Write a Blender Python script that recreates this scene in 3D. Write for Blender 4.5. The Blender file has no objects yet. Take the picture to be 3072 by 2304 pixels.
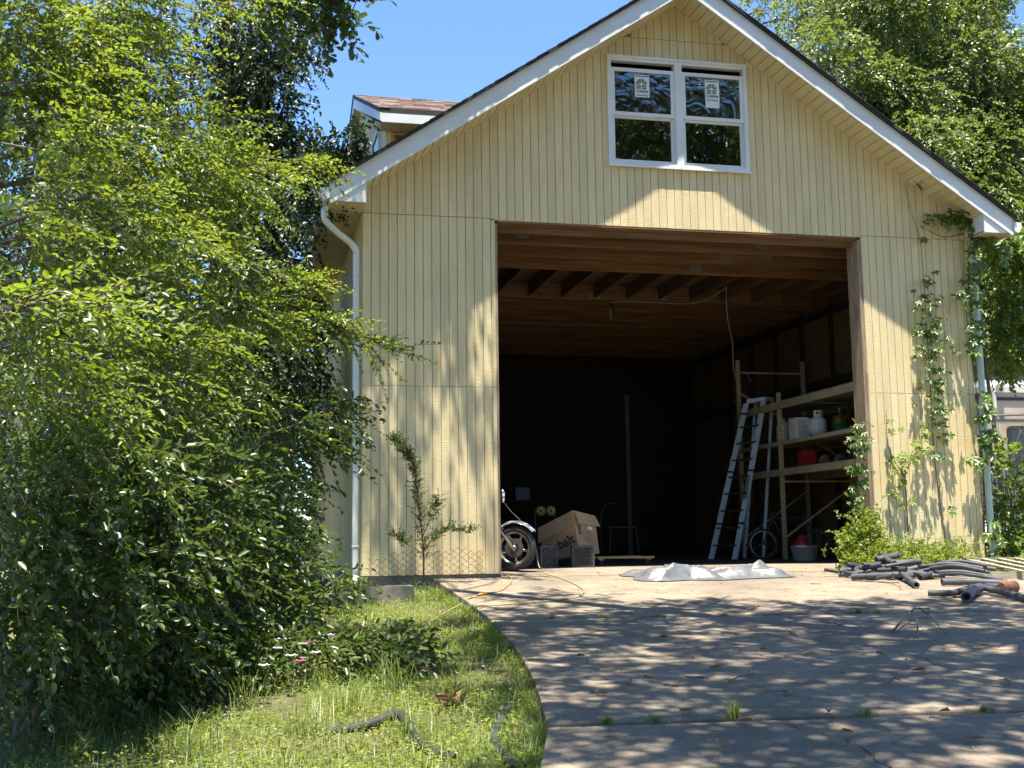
import bpy, math, random
import numpy as np
from mathutils import Vector, Matrix, noise

# ---------------------------------------------------------------- camera, sky, sun, exposure
sc = bpy.context.scene
COL = sc.collection
FPX, CAM = 3620.83, np.array([-1.6386, -16.5425, .4449])
YAW, PIT, ROL = .2233, .1294, -.0136
_f = np.array([math.sin(YAW)*math.cos(PIT), math.cos(YAW)*math.cos(PIT), math.sin(PIT)])
_r = np.array([math.cos(YAW), -math.sin(YAW), 0]); _u = np.cross(_r, _f)
RT = math.cos(ROL)*_r + math.sin(ROL)*_u; UP = -math.sin(ROL)*_r + math.cos(ROL)*_u
cd = bpy.data.cameras.new('camera'); cam = bpy.data.objects.new('camera', cd); COL.objects.link(cam)
cd.sensor_width = 36; cd.lens = FPX/3072*36; cd.clip_start = .05; cd.clip_end = 2000
cam.matrix_world = Matrix(((RT[0], UP[0], -_f[0], CAM[0]), (RT[1], UP[1], -_f[1], CAM[1]), (RT[2], UP[2], -_f[2], CAM[2]), (0, 0, 0, 1)))
sc.camera = cam

SUN = Vector((-.10, -.50, 2.44)).normalized()
W = bpy.data.worlds.new('World'); sc.world = W; W.use_nodes = True
nt = W.node_tree; nt.nodes.clear()
sky = nt.nodes.new('ShaderNodeTexSky'); sky.sky_type = 'NISHITA'; sky.sun_disc = False
sky.sun_elevation = math.asin(SUN.z); sky.sun_rotation = math.atan2(SUN.x, SUN.y); sky.dust_density = 0.; sky.air_density = 1.0; sky.ozone_density = 10.
bg = nt.nodes.new('ShaderNodeBackground'); bg.inputs[1].default_value = .10
wo = nt.nodes.new('ShaderNodeOutputWorld')
nt.links.new(sky.outputs[0], bg.inputs[0]); nt.links.new(bg.outputs[0], wo.inputs[0])
sl = bpy.data.lights.new('sun', 'SUN'); sl.energy = 5.0; sl.angle = math.radians(.53); sl.color = (1, .93, .81)
so = bpy.data.objects.new('sun', sl); COL.objects.link(so)
so.rotation_euler = SUN.to_track_quat('Z', 'Y').to_euler(); so.location = (0, -10, 40)
vs = sc.view_settings; vs.view_transform = 'Standard'; vs.look = 'None'; vs.exposure = 1.6; vs.gamma = 1
sc.cycles.max_bounces = 7; sc.cycles.transparent_max_bounces = 6; sc.cycles.diffuse_bounces = 4
sc.cycles.use_denoising = True

rng = np.random.default_rng(7); random.seed(7)
D_ = 3072/2212.
def at(x, y, Y):
    """Point of the place at depth plane Y seen at (x, y) of a 2212 px wide picture."""
    d = RT*((x*D_-1536)/FPX) + UP*((1152-y*D_)/FPX) + _f
    return CAM + d*((Y-CAM[1])/d[1])
def zf(Y):
    if Y <= 0: return -.05+.063*Y
    if Y < 1: return -.05+.09*Y
    return .04+.012*(Y-1)

# ---------------------------------------------------------------- materials
def _n(nt, t, **k):
    n = nt.nodes.new(t)
    for a, b in k.items(): setattr(n, a, b)
    return n
def P(name, col, col2=None, rough=.65, metal=0., scale=6., bump=0., bscale=60., stretch=(1, 1, 1), bstretch=(1, 1, 1),
      rnd=0., lo=.35, hi=.68, detail=6, local=False, extra=None, spec=.5, bdist=.004):
    m = bpy.data.materials.new(name); m.use_nodes = True; t = m.node_tree; L = t.links.new
    b = t.nodes['Principled BSDF']; b.inputs['Roughness'].default_value = rough; b.inputs['Metallic'].default_value = metal
    b.inputs['Specular IOR Level'].default_value = spec
    g = _n(t, 'ShaderNodeTexCoord') if local else _n(t, 'ShaderNodeNewGeometry')
    pos = g.outputs['Object'] if local else g.outputs['Position']
    def nz(sc_, st, det=detail):
        mp = _n(t, 'ShaderNodeMapping'); mp.inputs['Scale'].default_value = st; L(pos, mp.inputs['Vector'])
        q = _n(t, 'ShaderNodeTexNoise'); q.inputs['Scale'].default_value = sc_; q.inputs['Detail'].default_value = det; q.inputs['Roughness'].default_value = .62
        L(mp.outputs[0], q.inputs['Vector']); return q
    c2 = col2 or tuple(c*.72 for c in col)
    q = nz(scale, stretch)
    r = _n(t, 'ShaderNodeValToRGB'); r.color_ramp.elements[0].position = lo; r.color_ramp.elements[1].position = hi
    r.color_ramp.elements[0].color = (*c2, 1); r.color_ramp.elements[1].color = (*col, 1)
    L(q.outputs['Fac'], r.inputs['Fac']); c = r.outputs['Color']
    if extra:
        for (ecol, esc, est, e0, e1, amt) in extra:
            e = nz(esc, est); er = _n(t, 'ShaderNodeMapRange'); er.inputs[1].default_value = e0; er.inputs[2].default_value = e1; er.inputs[4].default_value = amt
            L(e.outputs['Fac'], er.inputs[0]); mx = _n(t, 'ShaderNodeMix', data_type='RGBA'); mx.inputs[7].default_value = (*ecol, 1)
            L(er.outputs[0], mx.inputs[0]); L(c, mx.inputs[6]); c = mx.outputs[2]
    if rnd:
        oi = _n(t, 'ShaderNodeObjectInfo'); mr = _n(t, 'ShaderNodeMapRange'); mr.inputs[3].default_value = 1-rnd; mr.inputs[4].default_value = 1+rnd
        L(oi.outputs['Random'], mr.inputs[0]); hs = _n(t, 'ShaderNodeHueSaturation'); L(mr.outputs[0], hs.inputs['Value']); L(c, hs.inputs['Color']); c = hs.outputs[0]
    L(c, b.inputs['Base Color'])
    if bump:
        bq = nz(bscale, bstretch, 3); bp = _n(t, 'ShaderNodeBump'); bp.inputs['Strength'].default_value = bump; bp.inputs['Distance'].default_value = bdist
        L(bq.outputs['Fac'], bp.inputs['Height']); L(bp.outputs[0], b.inputs['Normal'])
    return m
def leafmat(name, c1, c2, trans, rough=.42, mixf=.42):
    m = bpy.data.materials.new(name); m.use_nodes = True; t = m.node_tree; L = t.links.new
    b = t.nodes['Principled BSDF']; o = t.nodes['Material Output']; b.inputs['Roughness'].default_value = rough; b.inputs['Specular IOR Level'].default_value = .7
    a = _n(t, 'ShaderNodeAttribute'); a.attribute_name = 'rnd'
    r = _n(t, 'ShaderNodeValToRGB'); r.color_ramp.elements[0].color = (*c1, 1); r.color_ramp.elements[1].color = (*c2, 1); L(a.outputs['Fac'], r.inputs[0])
    L(r.outputs[0], b.inputs['Base Color'])
    tr = _n(t, 'ShaderNodeBsdfTranslucent'); mc = _n(t, 'ShaderNodeMix', data_type='RGBA', blend_type='MULTIPLY'); mc.inputs[0].default_value = .35
    mc.inputs[6].default_value = (*trans, 1); L(r.outputs[0], mc.inputs[7]); L(mc.outputs[2], tr.inputs[0])
    tr.inputs[0].default_value = (*trans, 1)
    mx = _n(t, 'ShaderNodeMixShader'); mx.inputs[0].default_value = mixf; L(b.outputs[0], mx.inputs[1]); L(tr.outputs[0], mx.inputs[2]); L(mx.outputs[0], o.inputs[0])
    return m
M = {}
M['siding'] = P('siding_paint', (.745, .62, .355), (.645, .52, .28), .62, scale=2.2, stretch=(3, 1, .5), bump=.7, bscale=7, bstretch=(.9, .9, 14), rnd=.05, bdist=.008,
    extra=[((.46, .40, .25), 1.3, (2.2, 1, .35), .50, .72, .4), ((.30, .26, .18), 12, (1.2, 1, .3), .60, .74, .4), ((.60, .42, .18), .9, (1, 1, 1), .52, .7, .35), ((.14, .11, .07), 30, (1, 1, .6), .66, .70, .6)])
M['groove'] = P('groove_dirt_shade', (.36, .275, .135), (.26, .19, .09), .85, scale=9)  # darker than the boards: dirt and shade of the grooves in one colour
M['trim'] = P('white_trim_metal', (.78, .79, .78), (.66, .67, .66), .4, scale=1.5, extra=[((.45, .42, .36), 3, (1, 1, 3), .6, .85, .35)])
M['soffit'] = P('cream_soffit', (.66, .56, .34), (.56, .47, .27), .5, scale=2, rnd=.04, extra=[((.34, .28, .16), 3, (1, 1, 1), .6, .85, .4)])
M['gutter'] = P('pale_gutter', (.68, .70, .64), (.58, .60, .53), .4, scale=3, extra=[((.42, .42, .33), 6, (1, 1, .3), .55, .8, .5)])
M['greenspout'] = P('weathered_downspout', (.50, .62, .54), (.36, .48, .40), .45, scale=5, stretch=(1, 1, .4), extra=[((.2, .24, .16), 9, (1, 1, .4), .58, .75, .6)])
M['shingle'] = P('brown_shingle', (.23, .16, .13), (.15, .105, .09), .9, scale=16, stretch=(1, 1, 1), bump=.6, bscale=160, rnd=.3, extra=[((.36, .3, .26), 9, (1, 4, 4), .55, .7, .5)])
M['darkedge'] = P('black_drip_edge', (.03, .024, .025), (.016, .013, .014), .7, scale=7, bump=.3, bscale=40)
M['beam'] = P('raw_pine_beam', (.26, .13, .052), (.125, .062, .026), .8, scale=3, stretch=(.35, 6, 6), bump=.2, bscale=30, bstretch=(.1, 3, 3), rnd=.16, extra=[((.07, .035, .02), 7, (1, 3, 3), .70, .76, .85)])
M['joist'] = P('raw_pine_joist', (.17, .098, .047), (.095, .053, .026), .8, scale=3, stretch=(6, .35, 6), bump=.2, bscale=30, rnd=.12, extra=[((.07, .035, .02), 7, (3, 1, 3), .70, .76, .8)])
M['osb'] = P('strand_board', (.21, .12, .055), (.11, .062, .028), .85, scale=11, stretch=(1, 1, 2.2), bump=.2, bscale=20, extra=[((.10, .06, .03), 17, (1, 2.5, 1), .58, .68, .6)])
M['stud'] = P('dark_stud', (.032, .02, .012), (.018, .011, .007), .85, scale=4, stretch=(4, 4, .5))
M['plate'] = P('galvanised_plate', (.30, .32, .31), (.2, .21, .2), .5, .6, scale=40)
M['jamb'] = P('weathered_jamb', (.40, .30, .20), (.22, .155, .10), .9, scale=4, stretch=(5, 5, .5), bump=.6, bscale=18, bstretch=(3, 3, .4), bdist=.01, extra=[((.09, .06, .04), 9, (3, 3, .6), .6, .72, .7)])
M['concrete'] = P('stained_concrete', (.285, .232, .165), (.215, .172, .12), .85, scale=1.3, bump=.6, bscale=70, rnd=.02, detail=10, bdist=.005,
    extra=[((.13, .10, .07), 3.2, (1, 1, 1), .46, .66, .55), ((.34, .275, .195), 8, (1, 1.6, 1), .50, .68, .55), ((.075, .06, .045), 30, (1, 1, 1), .55, .64, .6), ((.10, .085, .065), .6, (1, .7, 1), .44, .62, .5), ((.045, .035, .025), 55, (1, 1, 1), .60, .66, .8)])
M['floor'] = P('shaded_floor', (.055, .047, .04), (.028, .024, .02), .8, scale=1.4, bump=.3, bscale=60, extra=[((.05, .04, .035), 2.2, (1, 1, 1), .5, .7, .7)])  # the drive's concrete, darkened for dirt and for the indoor shade
M['block'] = P('old_concrete', (.30, .27, .22), (.16, .15, .12), .95, scale=5, bump=.6, bscale=50, extra=[((.09, .10, .06), 3, (1, 1, 1), .5, .7, .6)])
M['soil'] = P('lawn_soil', (.15, .115, .07), (.07, .062, .03), .95, scale=2.2, bump=.8, bscale=28, detail=9, bdist=.02, extra=[((.07, .09, .025), 1.3, (1, 1, 1), .42, .62, .7), ((.24, .19, .12), 5, (1, 1, 1), .60, .72, .5)])
M['bark'] = P('grey_bark', (.22, .18, .14), (.10, .08, .06), .95, scale=5, stretch=(3, 3, .7), bump=.8, bscale=16, bstretch=(3, 3, .6), bdist=.015)
M['vinestem'] = P('brown_stem', (.15, .10, .06), (.08, .055, .03), .9, scale=20)
M['steel'] = P('grey_steel', (.34, .35, .36), (.2, .21, .22), .35, .85, scale=8)
M['chrome'] = P('pitted_chrome', (.85, .86, .88), (.6, .6, .6), .12, 1, scale=14, lo=.25, hi=.45)
M['alloy'] = P('cast_alloy', (.62, .57, .47), (.42, .38, .3), .38, .9, scale=12)
M['rubber'] = P('tyre_rubber', (.035, .033, .032), (.02, .02, .02), .75, scale=20, bump=.2)
M['blackplastic'] = P('grey_black_plastic', (.07, .07, .068), (.04, .04, .04), .5, scale=10, extra=[((.25, .24, .22), 6, (1, 1, 1), .55, .8, .6)])
M['card'] = P('brown_cardboard', (.46, .31, .18), (.38, .25, .14), .85, scale=4, local=True, bump=.1, bscale=20)
M['ink'] = P('black_ink', (.03, .025, .03), rough=.7)
M['paper'] = P('white_paper', (.75, .76, .74), (.68, .7, .68), .6)
M['greyprint'] = P('grey_print', (.17, .19, .18), rough=.6)
M['ply'] = P('orange_plywood', (.68, .40, .12), (.52, .28, .08), .6, scale=5, stretch=(1, 6, 6))
M['tarp'] = P('silver_tarp', (.15, .155, .165), (.09, .095, .105), .33, 0, scale=3, bump=.25, bscale=14, local=True, bdist=.012, extra=[((.22, .19, .155), 2.0, (1, 1, 1), .55, .75, .6)], spec=.75)
M['cord'] = P('pale_yellow_cord', (.36, .29, .13), (.29, .22, .09), .5, scale=9)
M['orangeplug'] = P('orange_plug', (.75, .28, .05), rough=.5)
M['wire'] = P('white_cable', (.55, .5, .42), rough=.5)
M['foam'] = P('grey_foam_pipe', (.062, .067, .08), (.032, .035, .042), .62, scale=6, bump=.3, bscale=30, rnd=.3, extra=[((.13, .12, .105), 5, (1, 1, 1), .56, .75, .5)])
M['hole'] = P('dark_bore', (.02, .02, .022), rough=.9)
M['greywood'] = P('weathered_pallet', (.42, .37, .27), (.27, .23, .16), .9, scale=4, stretch=(1, 6, 6), bump=.3, bscale=30)
M['terracotta'] = P('red_clay', (.22, .095, .055), (.13, .055, .035), .9, scale=9, bump=.9, bscale=40, bdist=.01)
M['rackbeige'] = P('chipped_rack_paint', (.46, .38, .22), (.34, .27, .15), .55, .2, scale=4, extra=[((.16, .08, .04), 9, (1, 1, 1), .6, .72, .7)])
M['ladder'] = P('pale_fibreglass', (.52, .60, .64), (.40, .47, .51), .45, scale=5, local=True, extra=[((.2, .2, .2), 12, (1, 1, 1), .62, .75, .5)])
M['ladderdark'] = P('dark_tread', (.03, .032, .034), rough=.55)
M['red'] = P('red_plastic', (.28, .012, .015), (.2, .008, .01), .4)
M['white'] = P('dirty_white', (.66, .64, .58), (.5, .48, .42), .45, scale=6)
M['green'] = P('green_enamel', (.06, .17, .09), (.04, .11, .06), .4)
M['yellow'] = P('yellow_enamel', (.2, .155, .015), (.16, .12, .01), .5)
M['blue'] = P('blue_grey_plastic', (.10, .12, .22), (.07, .08, .15), .5)
M['alu'] = P('dull_aluminium', (.66, .63, .57), (.5, .47, .42), .42, .55, scale=5)
M['camper'] = P('chalky_camper_panel', (.52, .45, .39), (.40, .33, .27), .55, scale=3, extra=[((.25, .17, .11), 4, (1, 1, .3), .55, .75, .5)])
M['rust'] = P('rusty_lattice', (.20, .085, .04), (.10, .045, .025), .9, scale=20)
M['rustwire'] = P('rusty_wire', (.07, .032, .02), (.04, .02, .014), .8, scale=20)
M['twig'] = P('dry_twig', (.13, .09, .06), (.08, .06, .04), .9, scale=20)
M['deadleaf'] = P('dead_leaf', (.36, .22, .12), (.24, .13, .07), .85, scale=8, rnd=.35)
M['housewhite'] = P('white_house_siding', (.75, .74, .70), (.66, .65, .6), .6, scale=3)
M['pink'] = P('pink_petal', (.75, .12, .32), (.65, .06, .22), .5)
M['petal'] = P('pale_petal', (.82, .78, .82), (.7, .62, .74), .5)
def glass(name, wav, refl):
    m = bpy.data.materials.new(name); m.use_nodes = True; t = m.node_tree; L = t.links.new; o = t.nodes['Material Output']; t.nodes.remove(t.nodes['Principled BSDF'])
    tr = _n(t, 'ShaderNodeBsdfTransparent'); tr.inputs[0].default_value = (.55, .6, .62, 1)
    gl = _n(t, 'ShaderNodeBsdfGlossy'); gl.inputs['Roughness'].default_value = .01; gl.inputs[0].default_value = (.95, .97, 1, 1)
    mx = _n(t, 'ShaderNodeMixShader'); mx.inputs[0].default_value = refl
    if wav:
        g = _n(t, 'ShaderNodeNewGeometry'); q = _n(t, 'ShaderNodeTexNoise'); q.inputs['Scale'].default_value = 3.5; q.inputs['Detail'].default_value = 1.5; q.inputs['Distortion'].default_value = 1.6
        L(g.outputs['Position'], q.inputs['Vector']); bp = _n(t, 'ShaderNodeBump'); bp.inputs['Strength'].default_value = wav; bp.inputs['Distance'].default_value = .035
        L(q.outputs[0], bp.inputs['Height']); L(bp.outputs[0], gl.inputs['Normal'])
    L(tr.outputs[0], mx.inputs[1]); L(gl.outputs[0], mx.inputs[2]); L(mx.outputs[0], o.inputs[0]); return m
M['glass'] = glass('pane_glass', .03, .22); M['film'] = glass('pane_under_film', .7, .18)
M['camglass'] = P('camper_window', (.03, .03, .03), rough=.08)
M['leaf_elm'] = leafmat('elm_leaf', (.045, .092, .014), (.13, .195, .042), (.44, .56, .04), .42, .45)
M['leaf_vine'] = leafmat('ivy_leaf', (.018, .038, .008), (.042, .078, .017), (.10, .16, .015), .40, .25)
M['leaf_bush'] = leafmat('pear_leaf', (.026, .058, .010), (.08, .135, .027), (.20, .32, .03), .40, .36)
M['leaf_right'] = leafmat('far_tree_leaf', (.05, .09, .02), (.15, .205, .05), (.34, .42, .06), .40, .40)
M['leaf_yellow'] = leafmat('sunny_leaf', (.12, .17, .02), (.22, .26, .04), (.50, .55, .06), .45, .5)
M['leaf_oak'] = leafmat('oak_leaf', (.03, .06, .015), (.06, .10, .025), (.14, .22, .03), .4, .3)
M['leaf_creeper'] = leafmat('creeper_leaf', (.06, .12, .022), (.15, .23, .045), (.34, .46, .05), .38, .42)
M['leaf_weed'] = leafmat('weed_leaf', (.11, .19, .022), (.27, .33, .045), (.48, .58, .05), .5, .45)
M['grass'] = leafmat('grass_blade', (.085, .155, .022), (.27, .30, .08), (.34, .44, .06), .5, .42)

# ---------------------------------------------------------------- mesh helpers
class MB:
    def __init__(s): s.v, s.f, s.mi = [], [], []
    def add(s, vs, fs, mi=0):
        o = len(s.v); s.v += [tuple(map(float, p)) for p in vs]; s.f += [tuple(i+o for i in f) for f in fs]; s.mi += [mi]*len(fs); return s
    def box(s, x0, x1, y0, y1, z0, z1, mi=0):
        return s.add([(x, y, z) for x in (x0, x1) for y in (y0, y1) for z in (z0, z1)],
                     [(0, 1, 3, 2), (4, 6, 7, 5), (0, 4, 5, 1), (2, 3, 7, 6), (0, 2, 6, 4), (1, 5, 7, 3)], mi)
    def bar(s, a, b, w, h, up=(0, 0, 1), mi=0):
        a = Vector(a); b = Vector(b); d = (b-a).normalized(); u = Vector(up); x = d.cross(u)
        if x.length < 1e-4: x = d.cross(Vector((1, 0, 0)))
        x.normalize(); u = x.cross(d); vs = []
        for p in (a, b):
            for i, j in ((-1, -1), (1, -1), (1, 1), (-1, 1)): vs.append(p+x*(i*w/2)+u*(j*h/2))
        return s.add(vs, [(0, 3, 2, 1), (4, 5, 6, 7), (0, 1, 5, 4), (1, 2, 6, 5), (2, 3, 7, 6), (3, 0, 4, 7)], mi)
    def tube(s, pts, r, n=6, cap=True, mi=0):
        pts = [Vector(p) for p in pts]; k = len(pts); rs = r if isinstance(r, (list, tuple)) else [r]*k; vs = []; fs = []
        d0 = (pts[1]-pts[0]).normalized(); x = d0.orthogonal().normalized()
        for i, p in enumerate(pts):
            d = (pts[min(i+1, k-1)]-pts[max(i-1, 0)]).normalized(); x = (x-d*x.dot(d)); x = x.normalized() if x.length > 1e-6 else d.orthogonal().normalized(); y = d.cross(x)
            for j in range(n): a = 2*math.pi*j/n; vs.append(p+(x*math.cos(a)+y*math.sin(a))*rs[i])
        for i in range(k-1):
            for j in range(n): fs.append((i*n+j, i*n+(j+1) % n, (i+1)*n+(j+1) % n, (i+1)*n+j))
        if cap: fs += [tuple(range(n))[::-1], tuple((k-1)*n+j for j in range(n))]
        return s.add(vs, fs, mi)
    def lathe(s, prof, c=(0, 0, 0), n=20, mat=None, cap=False, mi=0):
        vs = []; fs = []; k = len(prof); mt = mat or Matrix.Identity(3); c = Vector(c)
        for r, z in prof:
            for j in range(n): a = 2*math.pi*j/n; vs.append(c+mt@Vector((r*math.cos(a), r*math.sin(a), z)))
        for i in range(k-1):
            for j in range(n): fs.append((i*n+j, i*n+(j+1) % n, (i+1)*n+(j+1) % n, (i+1)*n+j))
        if cap: fs += [tuple(range(n))[::-1], tuple((k-1)*n+j for j in range(n))]
        return s.add(vs, fs, mi)
    def prism(s, poly, d, mi=0):
        d = Vector(d); a = [Vector(p) for p in poly]; n = len(a)
        return s.add(a+[p+d for p in a], [tuple(range(n))[::-1], tuple(range(n, 2*n))]+[(i, (i+1) % n, n+(i+1) % n, n+i) for i in range(n)], mi)
    def build(s, name, mats, parent=None, smooth=False, **k):
        return link(name, s.mesh(name, mats, smooth), parent, **k)
    def mesh(s, name, mats, smooth=False):
        me = bpy.data.meshes.new(name); me.from_pydata(s.v, [], s.f)
        for m in (mats if isinstance(mats, (list, tuple)) else [mats]): me.materials.append(M[m])
        if any(s.mi): me.polygons.foreach_set('material_index', s.mi)
        if smooth: me.polygons.foreach_set('use_smooth', [True]*len(me.polygons))
        import bmesh
        bm = bmesh.new(); bm.from_mesh(me); bmesh.ops.recalc_face_normals(bm, faces=bm.faces); bm.to_mesh(me); bm.free()
        return me
LOCAL = set()
def wloc(o):
    l = Vector((0, 0, 0))
    while o is not None: l += o.location; o = o.parent
    return l
def link(name, me, parent=None, label=None, cat=None, group=None, kind=None, shift=True):
    o = bpy.data.objects.new(name, me); COL.objects.link(o)
    if parent is not None:
        o.parent = parent; root = parent
        while root.parent: root = root.parent
        if shift and root.name not in LOCAL: me.transform(Matrix.Translation(-wloc(parent)))
    elif shift and len(me.vertices):
        co = np.empty(len(me.vertices)*3); me.vertices.foreach_get('co', co); co = co.reshape(-1, 3)
        b = Vector(((co[:, 0].min()+co[:, 0].max())/2, (co[:, 1].min()+co[:, 1].max())/2, co[:, 2].min())); me.transform(Matrix.Translation(-b)); o.location = b
    tag(o, label, cat, group, kind); return o
def tag(o, label=None, cat=None, group=None, kind=None):
    for k, v in (('label', label), ('category', cat), ('group', group), ('kind', kind)):
        if v: o[k] = v
    return o
def thing(name, label, cat, loc=(0, 0, 0), group=None, local=False, rot=None):
    o = bpy.data.objects.new(name, None); COL.objects.link(o); o.location = loc; o.empty_display_size = .2
    if rot: o.rotation_euler = rot
    if local: LOCAL.add(o.name)
    return tag(o, label, cat, group)
def inst(o, loc, parent=None, rot=None, label=None):
    c = o.copy(); COL.objects.link(c); c.parent = parent if parent is not None else o.parent; c.location = loc
    if rot: c.rotation_euler = rot
    if label: c['label'] = label
    return c
def copy_tree(o, loc, rot=None, label=None, group=None, parent=None):
    c = o.copy(); COL.objects.link(c); c.parent = parent
    if loc is not None: c.location = loc
    if rot: c.rotation_euler = rot
    if label: c['label'] = label
    if group: c['group'] = group
    for ch in o.children: copy_tree(ch, None, parent=c)
    return c
def npmesh(name, V, F, mats, mi=None, rnd=None, smooth=False, flat=False):
    me = bpy.data.meshes.new(name); nv, nf, k = len(V), len(F), F.shape[1]
    me.vertices.add(nv); me.vertices.foreach_set('co', np.ascontiguousarray(V, dtype=np.float32).ravel())
    me.loops.add(nf*k); me.loops.foreach_set('vertex_index', np.ascontiguousarray(F, dtype=np.int32).ravel())
    me.polygons.add(nf); me.polygons.foreach_set('loop_start', np.arange(0, nf*k, k, dtype=np.int32))
    me.polygons.foreach_set('loop_total', np.full(nf, k, dtype=np.int32))
    for m in mats: me.materials.append(M[m])
    if mi is not None: me.polygons.foreach_set('material_index', mi.astype(np.int32))
    if smooth: me.polygons.foreach_set('use_smooth', np.ones(nf, dtype=bool))
    if rnd is not None:
        a = me.attributes.new('rnd', 'FLOAT', 'POINT'); a.data.foreach_set('value', rnd.astype(np.float32))
    me.update(calc_edges=True); me.validate()
    if flat: me.shade_flat()
    return me
def nrm(a): return a/np.maximum(np.linalg.norm(a, axis=-1, keepdims=True), 1e-9)
def leaf_geo(pos, d, n, ln, wd, fold=.22, shape=0):
    """Two-quad folded leaves: base, two points on each side, tip."""
    d = nrm(d); s = nrm(np.cross(d, n)); n = np.cross(s, d); ln = np.asarray(ln)[:, None]; wd = np.asarray(wd)[:, None]
    a, b, wa, wb = ((.28, .68, .46, .40), (.22, .55, .5, .42), (.45, .8, .38, .5))[shape]
    up = n*wd*fold
    V = np.stack([pos, pos+d*ln*a+s*wd*wa+up, pos+d*ln*b+s*wd*wb+up, pos+d*ln-n*ln*.06, pos+d*ln*b-s*wd*wb+up, pos+d*ln*a-s*wd*wa+up], 1)
    k = np.arange(len(pos))[:, None]*6
    F = np.concatenate([k+np.array([0, 1, 2, 3]), k+np.array([0, 3, 4, 5])], 0)
    return V.reshape(-1, 3), F
def sprays(org, dr, up, L, nleaf, ll, lw, droop=.25, side=.85, spread=.35, tw=.004, shape=0, flat=.35):
    """Twigs with leaves alternating on both sides."""
    S = len(org); dr = nrm(dr); sd = nrm(np.cross(dr, up)); un = np.cross(sd, dr)
    j = (np.arange(nleaf)+.6)/nleaf; t = np.broadcast_to(j, (S, nleaf)); L = np.broadcast_to(np.asarray(L), (S,))
    P0 = org[:, None]+dr[:, None]*(L[:, None]*t)[..., None]; P0[..., 2] -= droop*L[:, None]*t**2
    sg = np.where(np.arange(nleaf) % 2, 1., -1.)[None, :, None]
    d = dr[:, None]*(1-side*.5)+sd[:, None]*sg*side*(1-.5*t[..., None])+rng.normal(0, spread, (S, nleaf, 3)); d[..., 2] -= droop*.9*t
    n = un[:, None]+rng.normal(0, flat, (S, nleaf, 3))
    sz = rng.uniform(.7, 1.2, (S, nleaf))*(1-.25*t)
    V, F = leaf_geo(P0.reshape(-1, 3), d.reshape(-1, 3), n.reshape(-1, 3), (ll*sz).ravel(), (lw*sz*rng.uniform(.85, 1.15, (S, nleaf))).ravel(), shape=shape)
    r = np.clip(rng.normal(.5, .22, (S, 1))+rng.normal(0, .16, (S, nleaf)), 0, 1).ravel().repeat(6)
    # twig strips
    q = np.array([0, .5, 1.]); TP = org[:, None]+dr[:, None]*(L[:, None]*q)[..., None]; TP[..., 2] -= droop*L[:, None]*q**2
    w = (tw*np.array([1, .7, .3]))[None, :, None]; A = TP+un[:, None]*w; B = TP+(sd[:, None]-un[:, None]*.5)*w; Cc = TP-(sd[:, None]+un[:, None]*.5)*w
    TV = np.stack([A, B, Cc], 2).reshape(-1, 3); b = np.arange(S)[:, None]*9; TF = []
    for i in (0, 3):
        for u_, v_ in ((0, 1), (1, 2), (2, 0)): TF.append(b+np.array([i+u_, i+v_, i+3+v_, i+3+u_]))
    TF = np.concatenate(TF, 0)+len(V)
    return np.concatenate([V, TV]), np.concatenate([F, TF]), np.concatenate([np.zeros(len(F)), np.ones(len(TF))]), np.concatenate([r, np.zeros(len(TV))])
def merge(parts):
    Vs, Fs, Ms, Rs, o = [], [], [], [], 0
    for V, F, m, r in parts: Vs.append(V); Fs.append(F+o); Ms.append(m); Rs.append(r); o += len(V)
    return np.concatenate(Vs), np.concatenate(Fs), np.concatenate(Ms), np.concatenate(Rs)
def smoothpath(pts, k=6):
    """Catmull-Rom through the points."""
    p = [np.array(q, float) for q in pts]; p = [2*p[0]-p[1]]+p+[2*p[-1]-p[-2]]; o = []
    for i in range(1, len(p)-2):
        for s in range(k):
            t = s/k; a, b, c, d = p[i-1:i+3]
            o.append(.5*(2*b+(c-a)*t+(2*a-5*b+4*c-d)*t*t+(3*b-a-3*c+d)*t**3))
    o.append(p[-2]); return o
def text_mesh(body, size, mat, name, depth=.001, bold=0.):
    cu = bpy.data.curves.new('t', 'FONT'); cu.body = body; cu.size = size; cu.align_x = 'CENTER'; cu.align_y = 'CENTER'; cu.extrude = depth; cu.offset = bold
    o = bpy.data.objects.new('t', cu); COL.objects.link(o); dg = bpy.context.evaluated_depsgraph_get()
    me = bpy.data.meshes.new_from_object(o.evaluated_get(dg)); bpy.data.objects.remove(o); bpy.data.curves.remove(cu)
    me.name = name; me.materials.clear(); me.materials.append(M[mat]); return me
# ---------------------------------------------------------------- ground and driveway
EDGE = [(-20, -1.6), (-12, -.55), (-10.4, -.13), (-9.3, .2), (-8.45, .36), (-7.84, .47), (-7, .6), (-6, .72), (-4.4, .86), (-2.9, .92), (-1.16, .96), (-.2, .98), (3, .98)]
def ex(y): return float(np.interp(y, [e[0] for e in EDGE], [e[1] for e in EDGE]))
def zl(x, y):
    b = -.05+.063*max(min(y, 0), -24)
    e = ex(y)
    if x < e: d = -.12-.035*min(e-x, 8)
    elif x < 8.95 and y < 0: d = -.24
    elif y >= -.3 and 0 < x < 9.4: d = -.45
    else: d = -.02
    return b+d+.03*noise.noise(Vector((x*.9, y*.9, 0)))+(.05*noise.noise(Vector((x*.25, y*.25, 3))) if x < e else 0)
xs = np.concatenate([np.array([-220, -120, -60, -30, -18, -12]), np.arange(-8, 14.01, .2), np.array([17, 24, 40, 80, 220])])
ys = np.concatenate([np.array([-120, -60, -30, -22]), np.arange(-16, 4.01, .2), np.array([6, 9, 13, 20, 35, 70, 140, 300])])
GV = np.array([(x, y, zl(x, y)) for y in ys for x in xs]); nx = len(xs)
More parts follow.
